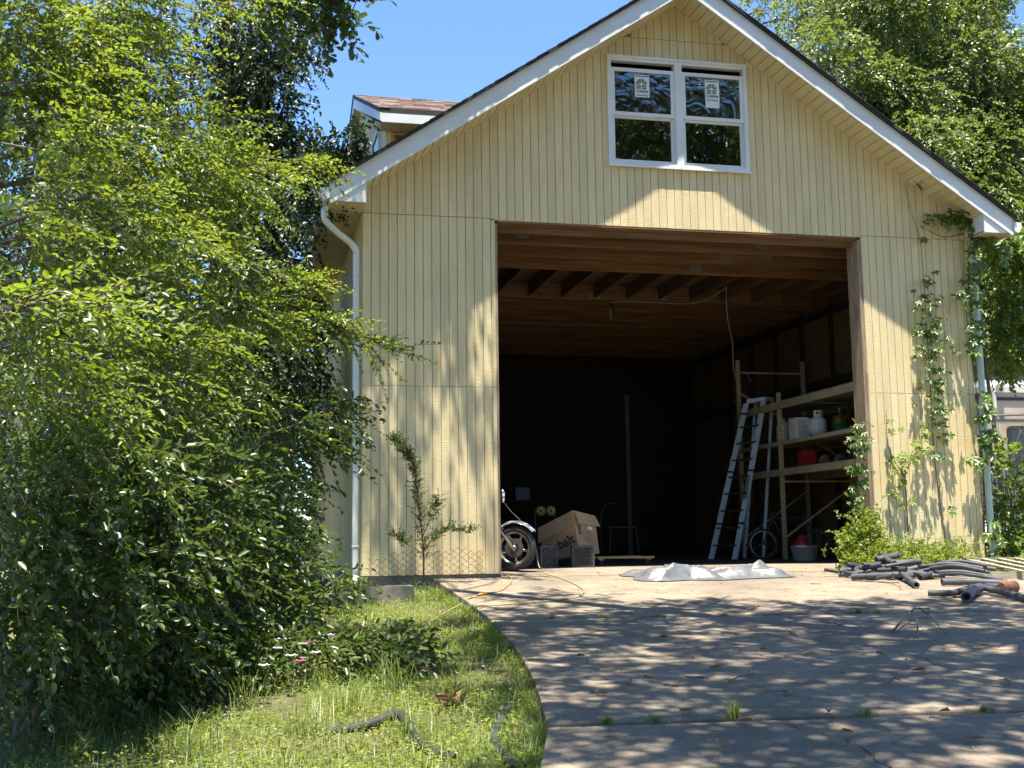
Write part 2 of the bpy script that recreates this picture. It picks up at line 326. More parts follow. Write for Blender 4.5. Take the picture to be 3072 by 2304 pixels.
GF = np.array([(j*nx+i, j*nx+i+1, (j+1)*nx+i+1, (j+1)*nx+i) for j in range(len(ys)-1) for i in range(nx-1)])
link('ground', npmesh('ground', GV, GF, ['soil'], smooth=True), kind='structure', shift=False)

drive = thing('driveway', 'sunlit and shaded concrete driveway sloping down from the garage', 'driveway'); drive['kind'] = 'structure'
J = [lambda x: 0.0, lambda x: -4.41-.09*(x-1), lambda x: -9.32-.075*(x-.2), lambda x: -14.2-.07*x, lambda x: -19.5]
XR = 8.9
for i in range(4):
    y1, y0 = J[i], J[i+1]; g = .042; dz_ = -.01*i
    ya = [y1(ex(y1(1)))-g]+[e[0] for e in reversed(EDGE) if y0(ex(e[0]))+.1 < e[0] < y1(ex(e[0]))-.1]+[y0(ex(y0(0)))+g]
    left = [(ex(y), y) for y in ya]; right = [(XR, y0(XR)+g), (XR, y1(XR)-g)]
    poly = left+right
    o = MB().prism([(x, y, zf(y)+dz_) for x, y in poly], (0, 0, -.17)).build('concrete_slab', 'concrete', drive)
    bv = o.modifiers.new('bevel', 'BEVEL'); bv.width = .012; bv.segments = 2
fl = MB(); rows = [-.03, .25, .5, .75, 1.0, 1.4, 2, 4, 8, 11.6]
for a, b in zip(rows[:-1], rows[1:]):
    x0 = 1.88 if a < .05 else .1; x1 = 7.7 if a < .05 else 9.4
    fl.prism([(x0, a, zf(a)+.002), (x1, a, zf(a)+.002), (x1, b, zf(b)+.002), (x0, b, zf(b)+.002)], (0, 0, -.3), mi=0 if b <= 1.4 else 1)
for pts in ([(3.2, -4.6), (3.5, -5.4), (3.35, -6.3), (3.75, -7.2), (3.7, -8.2), (3.95, -9.3)], [(6.9, -.1), (6.6, -1.0), (6.75, -1.9), (6.4, -2.8)], [(1.1, -6.4), (1.9, -6.7), (2.5, -6.55), (3.4, -6.8)], [(1.6, -9.6), (1.75, -10.2), (1.6, -10.9)]):
    p = smoothpath([(x, y, 0) for x, y in pts], 9); m = MB(); q0 = None
    for i, v in enumerate(p):
        c = Vector((v[0]+random.uniform(-.025, .025), v[1]+random.uniform(-.02, .02), 0)); w_ = random.uniform(.0015, .005); zz = zf(c.y)-(.01 if c.y < -4.6 else 0)-(.01 if c.y < -9.5 else 0)+.003
        a_, b_ = Vector((c.x-w_, c.y+w_*.5, zz)), Vector((c.x+w_, c.y-w_*.5, zz))
        if q0: m.add([q0[0], q0[1], b_, a_], [(0, 1, 2, 3)])
        q0 = (a_, b_)
    m.build('hairline_crack', 'hole', drive)
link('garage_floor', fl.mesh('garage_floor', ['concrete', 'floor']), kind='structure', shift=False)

# ---------------------------------------------------------------- the garage
PT, AX, SL, ZA, WD, ZS, DP = .1222, 4.739, .6686, 8.505, 9.478, 5.05, 11.6
def Zr(x): return ZA-SL*abs(x-AX)
gar = thing('garage', 'tall yellow wood sided garage with open doorway and gable window', 'garage', (AX, 0, -.05))
def front(poly, y0, y1): return [(x, y0, z) for x, z in poly]
def gable_poly(x0, x1, z0, zc=99, off=0.):
    t = [(x0, z0), (x1, z0), (x1, min(Zr(x1)+off, zc))]
    if x0 < AX < x1: t.append((AX, min(ZA+off, zc)))
    t.append((x0, min(Zr(x0)+off, zc))); return t
core = MB(); Y0, Y1 = .0145, .14; OL, OR, OT = 1.894, 7.652, 5.03
WX0, WX1, WZ0, WZ1 = 3.63, 5.86, 5.94, 7.63
core.box(0, OL-.004, Y0, Y1, 0, OT); core.box(OR+.004, WD, Y0, Y1, 0, OT)
for p in (gable_poly(0, WX0+.03, OT, off=.25), gable_poly(WX1-.03, WD, OT, off=.25), [(WX0+.03, OT), (WX1-.03, OT), (WX1-.03, WZ0+.03), (WX0+.03, WZ0+.03)], gable_poly(WX0+.03, WX1-.03, WZ1-.03, off=.25)):
    core.prism([(x, Y0, z) for x, z in p], (0, Y1-Y0, 0))
fw = core.build('front_wall', 'groove', gar)
GP = .0045
xsb = [i*PT for i in range(61)]+[60.73*PT+k*PT for k in range(17)]+[WD]
def board_mesh(poly): return MB().prism([(x, 0, z) for x, z in poly], (0, .0143, 0))
cache = {}
for a, b in zip(xsb[:-1], xsb[1:]):
    x0, x1 = a+GP, b-GP; xm = (a+b)/2
    if a < OL-.02 or b > OR+.02:
        l0, l1 = x0, x1
        if a < OL < b: l1 = OL
        if a < OR < b: l0 = OR
        for z0, z1 in ((.002, 2.600), (2.607, 5.043)):
            key = (round(l1-l0, 4), z0)
            if key in cache:
                inst(cache[key], Vector((l0, 0, 0))-wloc(fw))
            else:
                o = link('siding_board', MB().box(0, l1-l0, 0, .0143, z0, z1).mesh('siding_board', 'siding'), fw, shift=False)
                o.location = Vector((l0, 0, 0))-wloc(fw); cache[key] = o
    zb = 5.053 if (xm < OL or xm > OR) else OT-.004+.001*math.sin(a*9)
    segs = [(zb, 99)]
    if WX0 < xm < WX1: segs = [(zb, WZ0+.01), (WZ1-.01, 99)]
    for z0, zc in segs:
        for s0, s1 in ((z0, min(zc, 7.955)), (max(z0, 7.962), zc)):
            if s1 > s0+.02 and max(Zr(x0), Zr(x1)) > s0+.03:
                if min(Zr(x0), Zr(x1)) < s0+.005: continue
                board_mesh(gable_poly(x0, x1, s0, s1, .03)).build('siding_board', 'siding', fw)
# nail heads are too small; foundation
MB().box(-.02, OL, .03, .22, -.6, -.003).build('foundation', 'block', gar); MB().box(OR, WD+.02, .03, .22, -.6, -.003).build('foundation', 'block', gar)
MB().box(-.02, .16, .225, DP, -.6, 0).build('foundation', 'block', gar)
sw = MB().box(.002, .12, .142, DP, 0, 5.55).build('side_wall', 'siding', gar); MB().box(WD-.12, WD-.002, .142, DP, -.3, 5.55).build('side_wall', 'siding', gar)
for k in range(30):
    MB().box(-.011, .0015, .02+k*.385, .02+k*.385+.373, .004, 5.04).build('siding_panel', 'siding', sw)
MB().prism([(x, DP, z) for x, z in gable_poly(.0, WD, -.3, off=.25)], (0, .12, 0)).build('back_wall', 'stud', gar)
# roof
def rake(xa, xb, lo, hi): return [(xa, Zr(xa)+lo), (xb, Zr(xb)+lo), (xb, Zr(xb)+hi), (xa, Zr(xa)+hi)]
for xa, xb in ((-.53, AX), (AX, WD+.53)):
    s = -1 if xa < 0 else 1
    rf = MB().prism([(x, -.578, z) for x, z in rake(xa, xb, .287, .322)], (0, DP+.9, 0)).build('roof', 'darkedge', gar)
    # shingle courses stepped up the slope
    n = 34; c0 = xa if s < 0 else xb; c1 = AX
    for k in range(n):
        u0 = c0+(c1-c0)*k/n; u1 = c0+(c1-c0)*(k+1.15)/n
        if (u1-AX)*s < 0: u1 = AX
        jit = random.uniform(-.006, .012)
        MB().prism([(u0, -.584-jit, Zr(u0)+.324), (u1, -.584-jit, Zr(u1)+.324), (u1, -.584-jit, Zr(u1)+.330), (u0, -.584-jit, Zr(u0)+.341)], (0, DP+.91, 0)).build('shingle_course', 'darkedge', rf)
    ra, rb = (-.482, AX-.001) if s < 0 else (AX+.001, WD+.482)
    fa = MB().prism([(x, -.52, z) for x, z in rake(ra, rb, 0, .286)], (0, .02, 0)).build('rake_fascia', 'trim', gar)
    # bottom lip of the metal fascia, dented here and there
    lip = MB(); pts = [ra+(rb-ra)*i/46 for i in range(47)]
    for p, q in zip(pts[:-1], pts[1:]):
        w = .008+.006*noise.noise(Vector((p*1.7, s*5, 0)))
        lip.bar((p, -.523-w/2, Zr(p)+.022), (q, -.523-w/2, Zr(q)+.022), w, .045, up=(0, 0, 1))
    lip.build('fascia_lip', 'trim', fa)
    # rake soffit panels
    npn = 40; dx = (AX-.0)/npn; base = None
    for k in range(npn):
        x0 = k*dx if s < 0 else AX+k*dx
        if base is None:
            g = .011; x1 = x0+dx-g; b_ = MB().prism([(0, -.498, 0), (dx-g, -.498, (Zr(x1)-Zr(x0))), (dx-g, -.001, (Zr(x1)-Zr(x0))), (0, -.001, 0)], (0, 0, .014))
            base = link('soffit_panel', b_.mesh('soffit_panel', 'soffit'), gar, shift=False); base.location = Vector((x0, 0, Zr(x0)))-wloc(gar)
        else: inst(base, Vector((x0, 0, Zr(x0)+random.uniform(-.003, .002)))-wloc(gar))
    MB().prism([(x, -.499, z) for x, z in rake(0 if s < 0 else AX, AX if s < 0 else WD, .016, .03)], (0, .499, 0)).build('soffit_backing', 'groove', gar)
    # boxed eave return
    e0, e1 = (-.48, 0.) if s < 0 else (WD, WD+.48); xi = 0. if s < 0 else WD; xo = e0 if s < 0 else e1
    MB().prism([(xo, -.512, ZS+.003), (xi, -.512, ZS+.003), (xi, -.512, Zr(xi)-.003), (xo, -.512, Zr(xo)+.03)], (0, .012, 0)).build('eave_return', 'trim', gar)
    MB().box(xi-.006 if s < 0 else xi, xi if s < 0 else xi+.006, -.5, -.001, ZS, Zr(xi)+.02).build('return_side', 'soffit' if s < 0 else 'trim', gar)
    bs = None
    for k in range(110):
        y = -.498+k*.11
        if bs is None:
            b_ = MB(); b_.box(0, .47, 0, .05, 0, .006); b_.box(0, .47, .053, .104, .004, .012)
            bs = link('eave_soffit_slat', b_.mesh('eave_soffit_slat', 'soffit'), gar, shift=False); bs.location = Vector((e0+.005, y, ZS-.002))-wloc(gar)
        else: inst(bs, Vector((e0+.005, y, ZS-.002))-wloc(gar))
    MB().box(e0, e1, -.49, DP, ZS+.013, ZS+.03).build('soffit_backing', 'groove', gar)
    fx = e0-.02 if s < 0 else e1; MB().box(fx, fx+.02, -.52, DP, ZS-.02, ZS+.26).build('eave_fascia', 'trim', gar)
    # gutter: open trough
    gx = fx-.001 if s < 0 else fx+.021; d = -1 if s < 0 else 1
    prof = [(0, .17), (0, .03), (.05*d, .0), (.075*d, .0), (.125*d, .085), (.125*d, .165), (.118*d, .165), (.118*d, .088), (.07*d, .008), (.01*d, .034), (.004*d, .17)]
    gt = MB().prism([(gx+u, -.55, ZS+.005+v) for u, v in prof], (0, DP+.4, 0)).build('gutter', 'gutter', gar)
    MB().prism([(gx+u, -.553, ZS+.006+v) for u, v in ((0, .168), (0, .03), (.05*d, .001), (.074*d, .001), (.123*d, .086), (.123*d, .164))], (0, .006, 0)).build('end_cap', 'trim', gt)
# downspouts
def spout(pts, mat, r=.043):
    p = smoothpath(pts, 4); d = MB().tube(p, r, 8).build('downspout', mat, gar, smooth=True)
    return d
dl = spout([(-.555, -.33, 5.06), (-.555, -.33, 4.92), (-.53, -.31, 4.82), (-.36, -.17, 4.70), (-.17, -.02, 4.60), (-.09, .03, 4.50), (-.082, .04, 4.36), (-.082, .04, 3.6), (-.082, .04, 2.), (-.082, .04, .1), (-.09, .02, -.02), (-.14, -.12, -.12)], 'gutter', .047)
for z in (4.36, 3.5, 1.9, .4): MB().lathe([(.049, -.012), (.053, 0), (.049, .012)], (-.082, .04, z), 12).build('joint_band', 'gutter', dl)
dr_ = spout([(9.565, -.05, 5.04), (9.565, -.05, 4.7), (9.565, -.05, 4.3), (9.57, -.05, 3.), (9.57, -.05, 1.), (9.58, -.06, .1), (9.6, -.12, -.04)], 'greenspout', .05)
# jambs and header
for x0, x1, mt in ((OR-.05, OR+.002, 'jamb'), (OL-.002, OL+.035, 'jamb')):
    MB().box(x0, x1, .004, .34, zf(.2)+.02, OT-.05).build('door_jamb', mt, gar)
MB().box(OR-.012, OR+.016, -.012, .003, .05, 2.9).build('jamb_splinter', 'jamb', gar)
for y0, y1, z0, z1 in ((.004, .05, OT-.035, OT), (.052, .14, OT-.06, OT-.002), (.145, .20, OT-.14, OT+.1)):
    MB().box(OL+.036, OR-.052, y0, y1, z0, z1).build('door_header', 'beam', gar)
# interior framing
MB().box(.12, WD-.12, .35, DP, 5.125, 5.14).build('loft_deck', 'osb', gar)
def beam(y, z0=4.84, h=.28, x0=.13, x1=WD-.13):
    b = MB().box(x0, x1, y, y+.045, z0, z0+h).build('ceiling_beam', 'beam', gar); return b
for i, y in enumerate((.62, 1.34, 2.16)):
    b = beam(y, 4.845)
    for px in ((2.35, 6.2), (2.05, 5.9, 6.6), (1.95, 5.7))[i]:
        MB().box(px, px+.2, y-.004, y-.0005, 4.94-.02*i, 5.03).build('nail_plate', 'plate', b)
yj0, yj1 = 2.206, 4.42
for k in range(15):
    x = .35+k*.62
    MB().box(x, x+.04, yj0, yj1, 4.865, 5.12).build('floor_joist', 'joist', gar)
y = 4.425; k = 0
while y < 11.3:
    beam(y, 4.83 if k == 0 else 4.845+.012*math.sin(k*2)); y += .55; k += 1
for i, px in enumerate((5.9, 4.6)): MB().box(px, px+.22, 4.42, 4.4245, 4.86, 4.98).build('nail_plate', 'plate', gar)
for x, f in ((.1205, .012), (WD-.1325, .012)):
    MB().box(x, x+f, .145, DP, -.2, 5.1).build('wall_sheathing', 'osb', gar)
st = None
for k in range(10):
    y = .5+k*1.22
    if st is None:
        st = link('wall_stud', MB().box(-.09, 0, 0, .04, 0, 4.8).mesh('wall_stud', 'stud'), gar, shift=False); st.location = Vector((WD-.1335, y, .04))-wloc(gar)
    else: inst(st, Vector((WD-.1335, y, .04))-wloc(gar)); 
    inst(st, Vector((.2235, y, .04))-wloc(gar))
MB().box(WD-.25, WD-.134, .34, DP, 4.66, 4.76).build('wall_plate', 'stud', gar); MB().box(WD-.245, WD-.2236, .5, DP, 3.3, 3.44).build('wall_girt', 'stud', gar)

# gable window pair
def window(x0, x1):
    w = MB(); z0, z1 = WZ0, WZ1
    for a, b, c, d in ((x0, x1, z1-.07, z1), (x0, x1, z0, z0+.055), (x0, x0+.06, z0+.055, z1-.07), (x1-.06, x1, z0+.055, z1-.07)): w.box(a, b, -.045, .06, c, d)
    wo = w.build('window', 'trim', gar)
    for a, b, c, d in ((x0-.004, x1+.004, z1-.025, z1+.012), (x0-.004, x1+.004, z0-.02, z0+.012)): MB().box(a, b, -.062, -.046, c, d).build('casing', 'trim', wo)
    zm = 6.72
    for nm, s0, s1, y, gm in (('upper_sash', zm, z1-.17, -.028, 'film'), ('lower_sash', z0+.056, zm+.02, .012, 'glass')):
        s = MB(); a, b = x0+.061, x1-.061; t = .055
        for q in ((a, b, s1-t, s1), (a, b, s0, s0+t), (a, a+t, s0+t, s1-t), (b-t, b, s0+t, s1-t)): s.box(q[0], q[1], y, y+.035, q[2], q[3])
        s.build(nm, 'trim', wo); MB().box(a+t-.004, b-t+.004, y+.016, y+.02, s0+t-.004, s1-t+.004).build('pane', gm, wo)
    return wo
w1 = window(WX0, 4.745); w2 = window(4.747, WX1)
MB().box(4.70, 4.79, -.05, -.046, WZ0+.01, WZ1-.05).build('mullion', 'trim', w1)
for wo, cx, extra in ((w1, 4.18, 0), (w2, 5.30, .09)):
    zt, zb = 7.37, 7.02; y = -.0145; x0, x1 = cx-.115, cx+.115
    stk = MB().box(x0, x1, y, y+.001, zb, zt).build('sticker', 'paper', wo)
    if extra: MB().box(x0+.004, x1-.003, y+.0012, y+.0022, zb-extra, zb+.03).build('sticker', 'paper', wo)
    pr_ = MB(); yy = y-.0012
    pr_.box(cx-.10, cx+.10, yy, yy+.0008, zt-.03, zt-.012)
    for i in range(4):     # fan light wedges
        a0, a1 = math.pi*(i+.08)/4, math.pi*(i+.92)/4; R0, R1 = .03, .088; cz = zb+.2
        pr_.prism([(cx-.01+R*math.cos(a), yy, cz+R*math.sin(a)) for R, a in ((R0, a0), (R1, a0), (R1, (a0+a1)/2), (R1, a1), (R0, a1))], (0, .0008, 0))
    for i in (-1, 1):
        for j in range(2): pr_.box(cx-.01+(.006 if i > 0 else -.078), cx-.01+(.078 if i > 0 else -.006), yy, yy+.0008, zb+.165-.034*j, zb+.192-.034*j)
    pr_.box(cx-.09, cx+.09, yy, yy+.0008, zb+.072, zb+.078)
    pr_.build('sticker_print', 'greyprint', wo)
    for tx, sz, zz in (('Crestline', .052, .10), ('Clear Wood', .034, .03)):
        me = text_mesh(tx, sz, 'ink', 'sticker_lettering', .0004, .0012); me.transform(Matrix.Translation((cx, yy, zb+zz)) @ Matrix.Rotation(math.pi/2, 4, 'X'))
        link('sticker_lettering', me, wo)

# dormer on the left slope
dX, dY, dZ, dE, dZE = .32, 5.0, 8.665, .7, 6.86; ds = (dZ-dZE)/(dY-dE); XB = 4.6
def dz(y): return dZ-ds*abs(y-dY)
cw = 1.13; fX = .46
def roofz(x): return Zr(x)+.33
fwl = [(fX, cw, roofz(fX)-.4), (fX, 2*dY-cw, roofz(fX)-.4), (fX, 2*dY-cw, dz(cw)-.1), (fX, dY, dZ-.1), (fX, cw, dz(cw)-.1)]
dor = MB().prism(fwl, (.08, 0, 0)).build('dormer', 'siding', gar)
for s in (-1, 1):
    ye = dY+s*(dY-dE)
    MB().prism([(dX, ye, dz(ye)-.07), (dX, dY, dZ-.07), (dX, dY, dZ), (dX, ye, dz(ye))], (XB, 0, 0)).build('dormer_roof', 'darkedge', dor)
    n = 15
    for k in range(n):
        y0 = ye+(dY-ye)*k/n; y1 = ye+(dY-ye)*min(1, (k+1.2)/n)
        if s < 0:
            # each course cut in tabs
            x = dX-.02+random.uniform(-.2, 0)
            while x < 3.6:
                wdt = random.uniform(.22, .42); a = max(x, dX-.02+random.uniform(0, .012)); b = x+wdt-.006; lift = random.uniform(.012, .024)
                e = random.uniform(-.012, .012)
                if b > a+.03: MB().prism([(a, y0+e, dz(y0+e)+.004), (a, y1, dz(y1)+.004), (a, y1, dz(y1)+.007), (a, y0+e, dz(y0+e)+lift)], (b-a, 0, 0)).build('shingle', 'shingle', dor)
                x += wdt
        else: MB().prism([(dX-.01, y0, dz(y0)+.004), (dX-.01, y1, dz(y1)+.004), (dX-.01, y1, dz(y1)+.008), (dX-.01, y0, dz(y0)+.02)], (3.6, 0, 0)).build('shingle_course', 'shingle', dor)
    MB().prism([(dX+.005, ye+s*.0, dz(ye)-.20), (dX+.005, dY, dZ-.26), (dX+.005, dY, dZ-.072), (dX+.005, ye, dz(ye)-.072)], (.02, 0, 0)).build('dormer_rake_fascia', 'trim', dor)
    a, b = (ye, ye+.02) if s < 0 else (ye-.02, ye)
    MB().box(dX+.026, 2.6, a+.002, b+.002, dz(ye)-.215, dz(ye)-.072).build('dormer_eave_fascia', 'trim', dor)
for k in range(14):
    x = dX+.03+k*.16
    MB().box(x, x+.155, dE+.024, cw-.002, dZE-.217, dZE-.205).build('dormer_soffit_panel', 'soffit', dor)
for k in range(30):
    y0 = cw+.02+k*.26
    if y0 < 2*dY-cw: MB().prism([(dX+.03, y0, dz(y0)-.275), (dX+.03, y0+.25, dz(y0+.25)-.275), (dX+.03, y0+.25, dz(y0+.25)-.263), (dX+.03, y0, dz(y0)-.263)], (fX-dX-.032, 0, 0)).build('dormer_soffit_panel', 'soffit', dor)
zt = dZE-.222
ck = MB(); ck.prism([(fX+.081, cw+.06, roofz(fX)-.3), (2.6, cw+.06, roofz(2.6)-.3), (2.6, cw+.06, zt), (fX+.081, cw+.06, zt)], (0, .05, 0)); ck.build('dormer_cheek', 'jamb', dor)
MB().prism([(.95, cw+.03, roofz(.95)-.3), (2.3, cw+.03, roofz(2.3)-.3), (2.3, cw+.03, zt-.02), (.95, cw+.03, zt-.02)], (0, .028, 0)).build('cheek_panel', 'stud', dor)
for x in (fX+.085, .80, 1.62): MB().box(x, x+.05, cw, cw+.058, roofz(x)-.3, zt-.04).build('cheek_post', 'ply', dor)
MB().box(fX+.081, 2.4, cw-.003, cw+.056, zt-.038, zt).build('cheek_plate', 'ply', dor)
dw = MB()
for a, b, c, d in ((1.9, 2.9, 6.95, 7.02), (1.9, 2.9, 6.15, 6.22), (1.9, 1.97, 6.22, 6.95), (2.83, 2.9, 6.22, 6.95)): dw.box(fX-.03, fX-.001, a, b, c, d)
dw.build('dormer_window_frame', 'trim', dor); MB().box(fX-.012, fX-.006, 1.97, 2.83, 6.22, 6.95).build('dormer_pane', 'camglass', dor)
# ---------------------------------------------------------------- trees and plants
def pnoise(p, f):
    k = np.array([[1., .4, .7], [-.5, 1.1, .3], [.3, -.6, 1.2], [.9, .8, -.5]])*f
    return np.sin(p@k.T+np.array([.3, 1.7, 4.1, 2.2])).mean(1)
def crown_parts(clumps, ll, lw, nleaf=9, L=.34, droop=.25, side=.85, spread=.35, shape=0, gap=-.25, gapf=2.4, outward=.6, tw=.004, flat=.35, upb=1.0):
    parts = []
    for c in clumps:
        cen = np.array(c[0:3], float); rad = np.array(c[3:6], float); n = int(c[6]); bias = np.array(c[7] if len(c) > 7 else (0, 0, -.1), float)
        u = nrm(rng.normal(0, 1, (n, 3))); r = rng.uniform(0, 1, (n, 1))**.42
        p = cen+u*r*rad; keep = (pnoise(p, gapf) > gap) | (len(c) > 8); p = p[keep]; u = u[keep]
        d = u*outward+bias+rng.normal(0, .35, p.shape)
        up = np.array([0, 0, upb])+rng.normal(0, .35, p.shape)
        if len(p): parts.append(sprays(p, d, up, L*rng.uniform(.7, 1.25, len(p)), nleaf, ll, lw, droop, side, spread, tw, shape, flat))
    return merge(parts)
def tree(name, label, cat, base, trunk, rad, clumps, mat, group=None, limbs=True, bark='bark', lr=1., nolimb=(), arch=.12, **k):
    t = thing(name, label, cat, base, group)
    tp = smoothpath(trunk, 5); n = len(tp)
    rr = [rad*(1-.62*i/(n-1)) for i in range(n)]; rr[0] *= 1.25
    MB().tube(tp, rr, 9).build('trunk', bark, t, smooth=True)
    if limbs:
        for ci, c in enumerate(clumps):
            if ci in nolimb: continue
            cen = np.array(c[:3], float); dist = [np.linalg.norm(q-cen)+2.2*max(0, q[2]-cen[2]+.2) for q in tp]; i = int(np.argmin(dist)); s = tp[i]
            if np.linalg.norm(cen-s) < .15: continue
            m = (s+cen)/2+np.array([0, 0, arch*np.linalg.norm(cen-s)])+rng.normal(0, .05*np.linalg.norm(cen-s), 3)
            r0 = min(rr[i]*.7, .02+.02*np.linalg.norm(cen-s))*lr; lb = MB(); p = smoothpath([s, m, cen], 6); lb.tube(p, [max(r0*(1-.75*j/(len(p)-1)), .006) for j in range(len(p))], 6)
            for _ in range(5):
                e = cen+nrm(rng.normal(0, 1, (1, 3)))[0]*np.array(c[3:6])*.8; q = smoothpath([cen-(cen-m)*.15, (cen+e)/2+rng.normal(0, .06, 3), e], 4)
                lb.tube(q, [max(r0*.3*(1-.8*j/(len(q)-1)), .003) for j in range(len(q))], 4, cap=False)
            lb.build('limb', bark, t, smooth=True)
    V, F, mi, r = crown_parts(clumps, **k)
    link('crown', npmesh('crown', V, F, [mat, 'vinestem'], mi, r), t)
    return t
def C(x, y, Y, rx, ry, rz, n, bias=(0, 0, -.1)): return (*at(x, y, Y), rx, ry, rz, n, bias)
def CL(x, y, *a): return C(x-45*max(0., min(1., (x-330)/220))*(x < 700 and y > 280), y, *a)
# light elm leaning over the lawn from the left
RB = (.75, -.1, -.28)
elm = [CL(70, 672, -9.6, .5, .45, .09, 68, (.9, -.1, -.05)), CL(20, 760, -9.2, .4, .5, .22, 50, RB), CL(140, 860, -8.6, .5, .5, .14, 64, RB), CL(20, 520, -8.4, .45, .6, .2, 57, RB),
       CL(190, 425, -7.8, .6, .5, .09, 75, (.95, 0, .05)), CL(290, 500, -7.2, .5, .5, .14, 64, RB), CL(200, 600, -7.6, .5, .5, .15, 64, RB), CL(360, 740, -6.6, .6, .6, .13, 86, RB), CL(470, 670, -5.8, .65, .6, .12, 93, RB),
       CL(420, 560, -6, .65, .6, .16, 100, RB), CL(540, 450, -5.2, .55, .5, .11, 79, RB), CL(400, 390, -5.8, .7, .65, .16, 108, RB), CL(230, 300, -6.2, .8, .7, .26, 122, RB), CL(560, 370, -5, .5, .5, .12, 72, RB),
       CL(400, 270, -5.2, .6, .6, .16, 64, RB), CL(80, 180, -6.4, .8, .9, .4, 108, RB), CL(210, 120, -5.8, .8, .8, .28, 100, RB), CL(330, 10, -4.9, .7, .7, .2, 64, RB), CL(520, 5, -4.2, .5, .4, .10, 28, RB),
       CL(610, 585, -4.7, .42, .35, .07, 39, (1., 0, -.25)), CL(680, 690, -4.5, .42, .3, .06, 36, (1., 0, -.35)), CL(560, 700, -5, .5, .45, .10, 64, RB), CL(775, 735, -4.4, .24, .14, .03, 15, (1., 0, -.35)), CL(640, 640, -4.7, .35, .35, .06, 28, (1., 0, -.3)),
       CL(230, 790, -7.6, .6, .6, .14, 79, RB), CL(450, 830, -6, .6, .6, .11, 72, RB), CL(320, 880, -7, .6, .5, .13, 72, RB), CL(-40, 60, -6.5, .7, .9, .5, 79, RB), CL(130, 330, -6.8, .6, .6, .18, 72, RB)]
elm += [C(60, 70, -5.6, .7, .7, .3, 150, RB), C(170, 20, -5.2, .7, .7, .25, 140, RB), C(30, 230, -6, .6, .6, .3, 130, RB), C(120, 130, -5.4, .6, .6, .25, 120, RB)]
for x, y, n_ in ((700, 690, 16), (745, 708, 14), (790, 735, 12), (835, 760, 9), (640, 600, 16), (660, 350, 18)): elm.append((*at(x, y, -4.5), .22, .14, .05, n_, (1., 0, -.3), 1))
for i in range(13): elm.append((rng.uniform(-4.9, -1.7), rng.uniform(-10.2, -4.6), rng.uniform(7.3, 8.8), .95, .95, .3, 120, (.2, 0, -.1)))  # unseen upper crown, added to shade the sprays and thicket below
tree('elm_tree', 'broad light green elm whose drooping sprays reach over the lawn to the garage', 'tree', (-4.6, -6.2, -.8),
     [(-4.6, -6.2, -.8), (-4.5, -6.1, .8), (-4.5, -6.0, 2.2), (-4.45, -5.8, 3.6), (-4.35, -5.6, 5.2), (-4.1, -5.5, 7.6)], .17, elm, 'leaf_elm',
     ll=.066, lw=.037, nleaf=14, L=.42, droop=.22, side=.9, spread=.26, gap=-.36, gapf=2.2, flat=.3, lr=.4, nolimb=tuple(range(len(elm)-19, len(elm)-13)))
et = bpy.data.objects['elm_tree']
for pts in ([(560, 640), (640, 665), (720, 700), (800, 740), (868, 772)], [(520, 560), (600, 585), (690, 620)], [(520, 330), (600, 345), (690, 360)]):
    p = smoothpath([at(x, y, -4.5) for x, y in pts], 5); MB().tube(p, [max(.011*(1-.8*i/len(p)), .003) for i in range(len(p))], 5).build('twig', 'vinestem', et, smooth=True)
# ivy smothered tree beside the garage
VB = (.1, -.25, -.75)
ivy = [C(560, 60, 2.2, 1.0, 1.0, .9, 560, VB), C(585, 190, 2.2, .95, 1.0, .8, 560, VB), C(605, 310, 2.2, .8, 1.0, .8, 520, VB), C(520, 420, 1.8, 1.1, 1.0, .8, 520, VB), C(570, 520, 1.4, .7, .8, .8, 430, VB),
       C(550, 650, 1.2, .8, .8, .8, 450, VB), C(540, 790, 1.0, .75, .8, .8, 430, VB), C(540, 900, .8, .6, .7, .7, 340, VB), C(500, 1020, .8, .8, .7, .8, 380, VB), C(420, 900, 1.2, 1., .8, 1., 380, VB), C(540, 1140, .9, .55, .6, .7, 230, VB), C(250, 900, 1.2, 1.2, .8, 1., 380, VB), C(300, 1150, 1.2, 1.2, .8, .8, 300, VB),
       C(700, 365, .2, .35, .4, .36, 170, VB), C(735, 335, .1, .2, .25, .3, 90, VB), C(772, 285, .1, .10, .15, .24, 34, VB), C(680, 420, .1, .3, .4, .25, 100, VB), C(400, 200, 2.6, 1.3, 1.2, 1.2, 420, VB), C(380, 640, 1.8, 1.2, 1., 1.2, 420, VB), C(180, 620, 2.4, 1.3, 1., 1.4, 380, VB), C(200, 320, 3, 1.4, 1., 1.2, 300, VB), C(250, 110, 3, 1.3, 1., 1.2, 420, VB), C(70, 230, 3.6, 1.3, 1., 1.4, 380, VB), C(90, 470, 3, 1.3, 1., 1.2, 420, VB), C(330, 480, 2.6, 1.2, 1., 1.1, 420, VB), C(50, 780, 2.5, 1.2, 1., 1.2, 320, VB), C(640, 860, 2.6, .6, .6, .9, 200, VB), C(650, 700, 3.2, .5, .6, .9, 160, VB)]
tree('ivy_covered_tree', 'dark ivy smothered tree crowding the eave of the garage', 'tree', (-2.1, 1.8, -.4),
     [(-2.1, 1.8, -.4), (-2.1, 1.8, 2), (-2.0, 1.9, 4.5), (-1.9, 2.1, 7), (-1.9, 2.2, 9.2)], .2, ivy, 'leaf_vine', ll=.085, lw=.066, nleaf=8, L=.30, droop=.45, side=.8, spread=.4, shape=1, gap=-.5, gapf=1.8, flat=.5, upb=.5, lr=.5, nolimb=(13, 14, 15, 16))
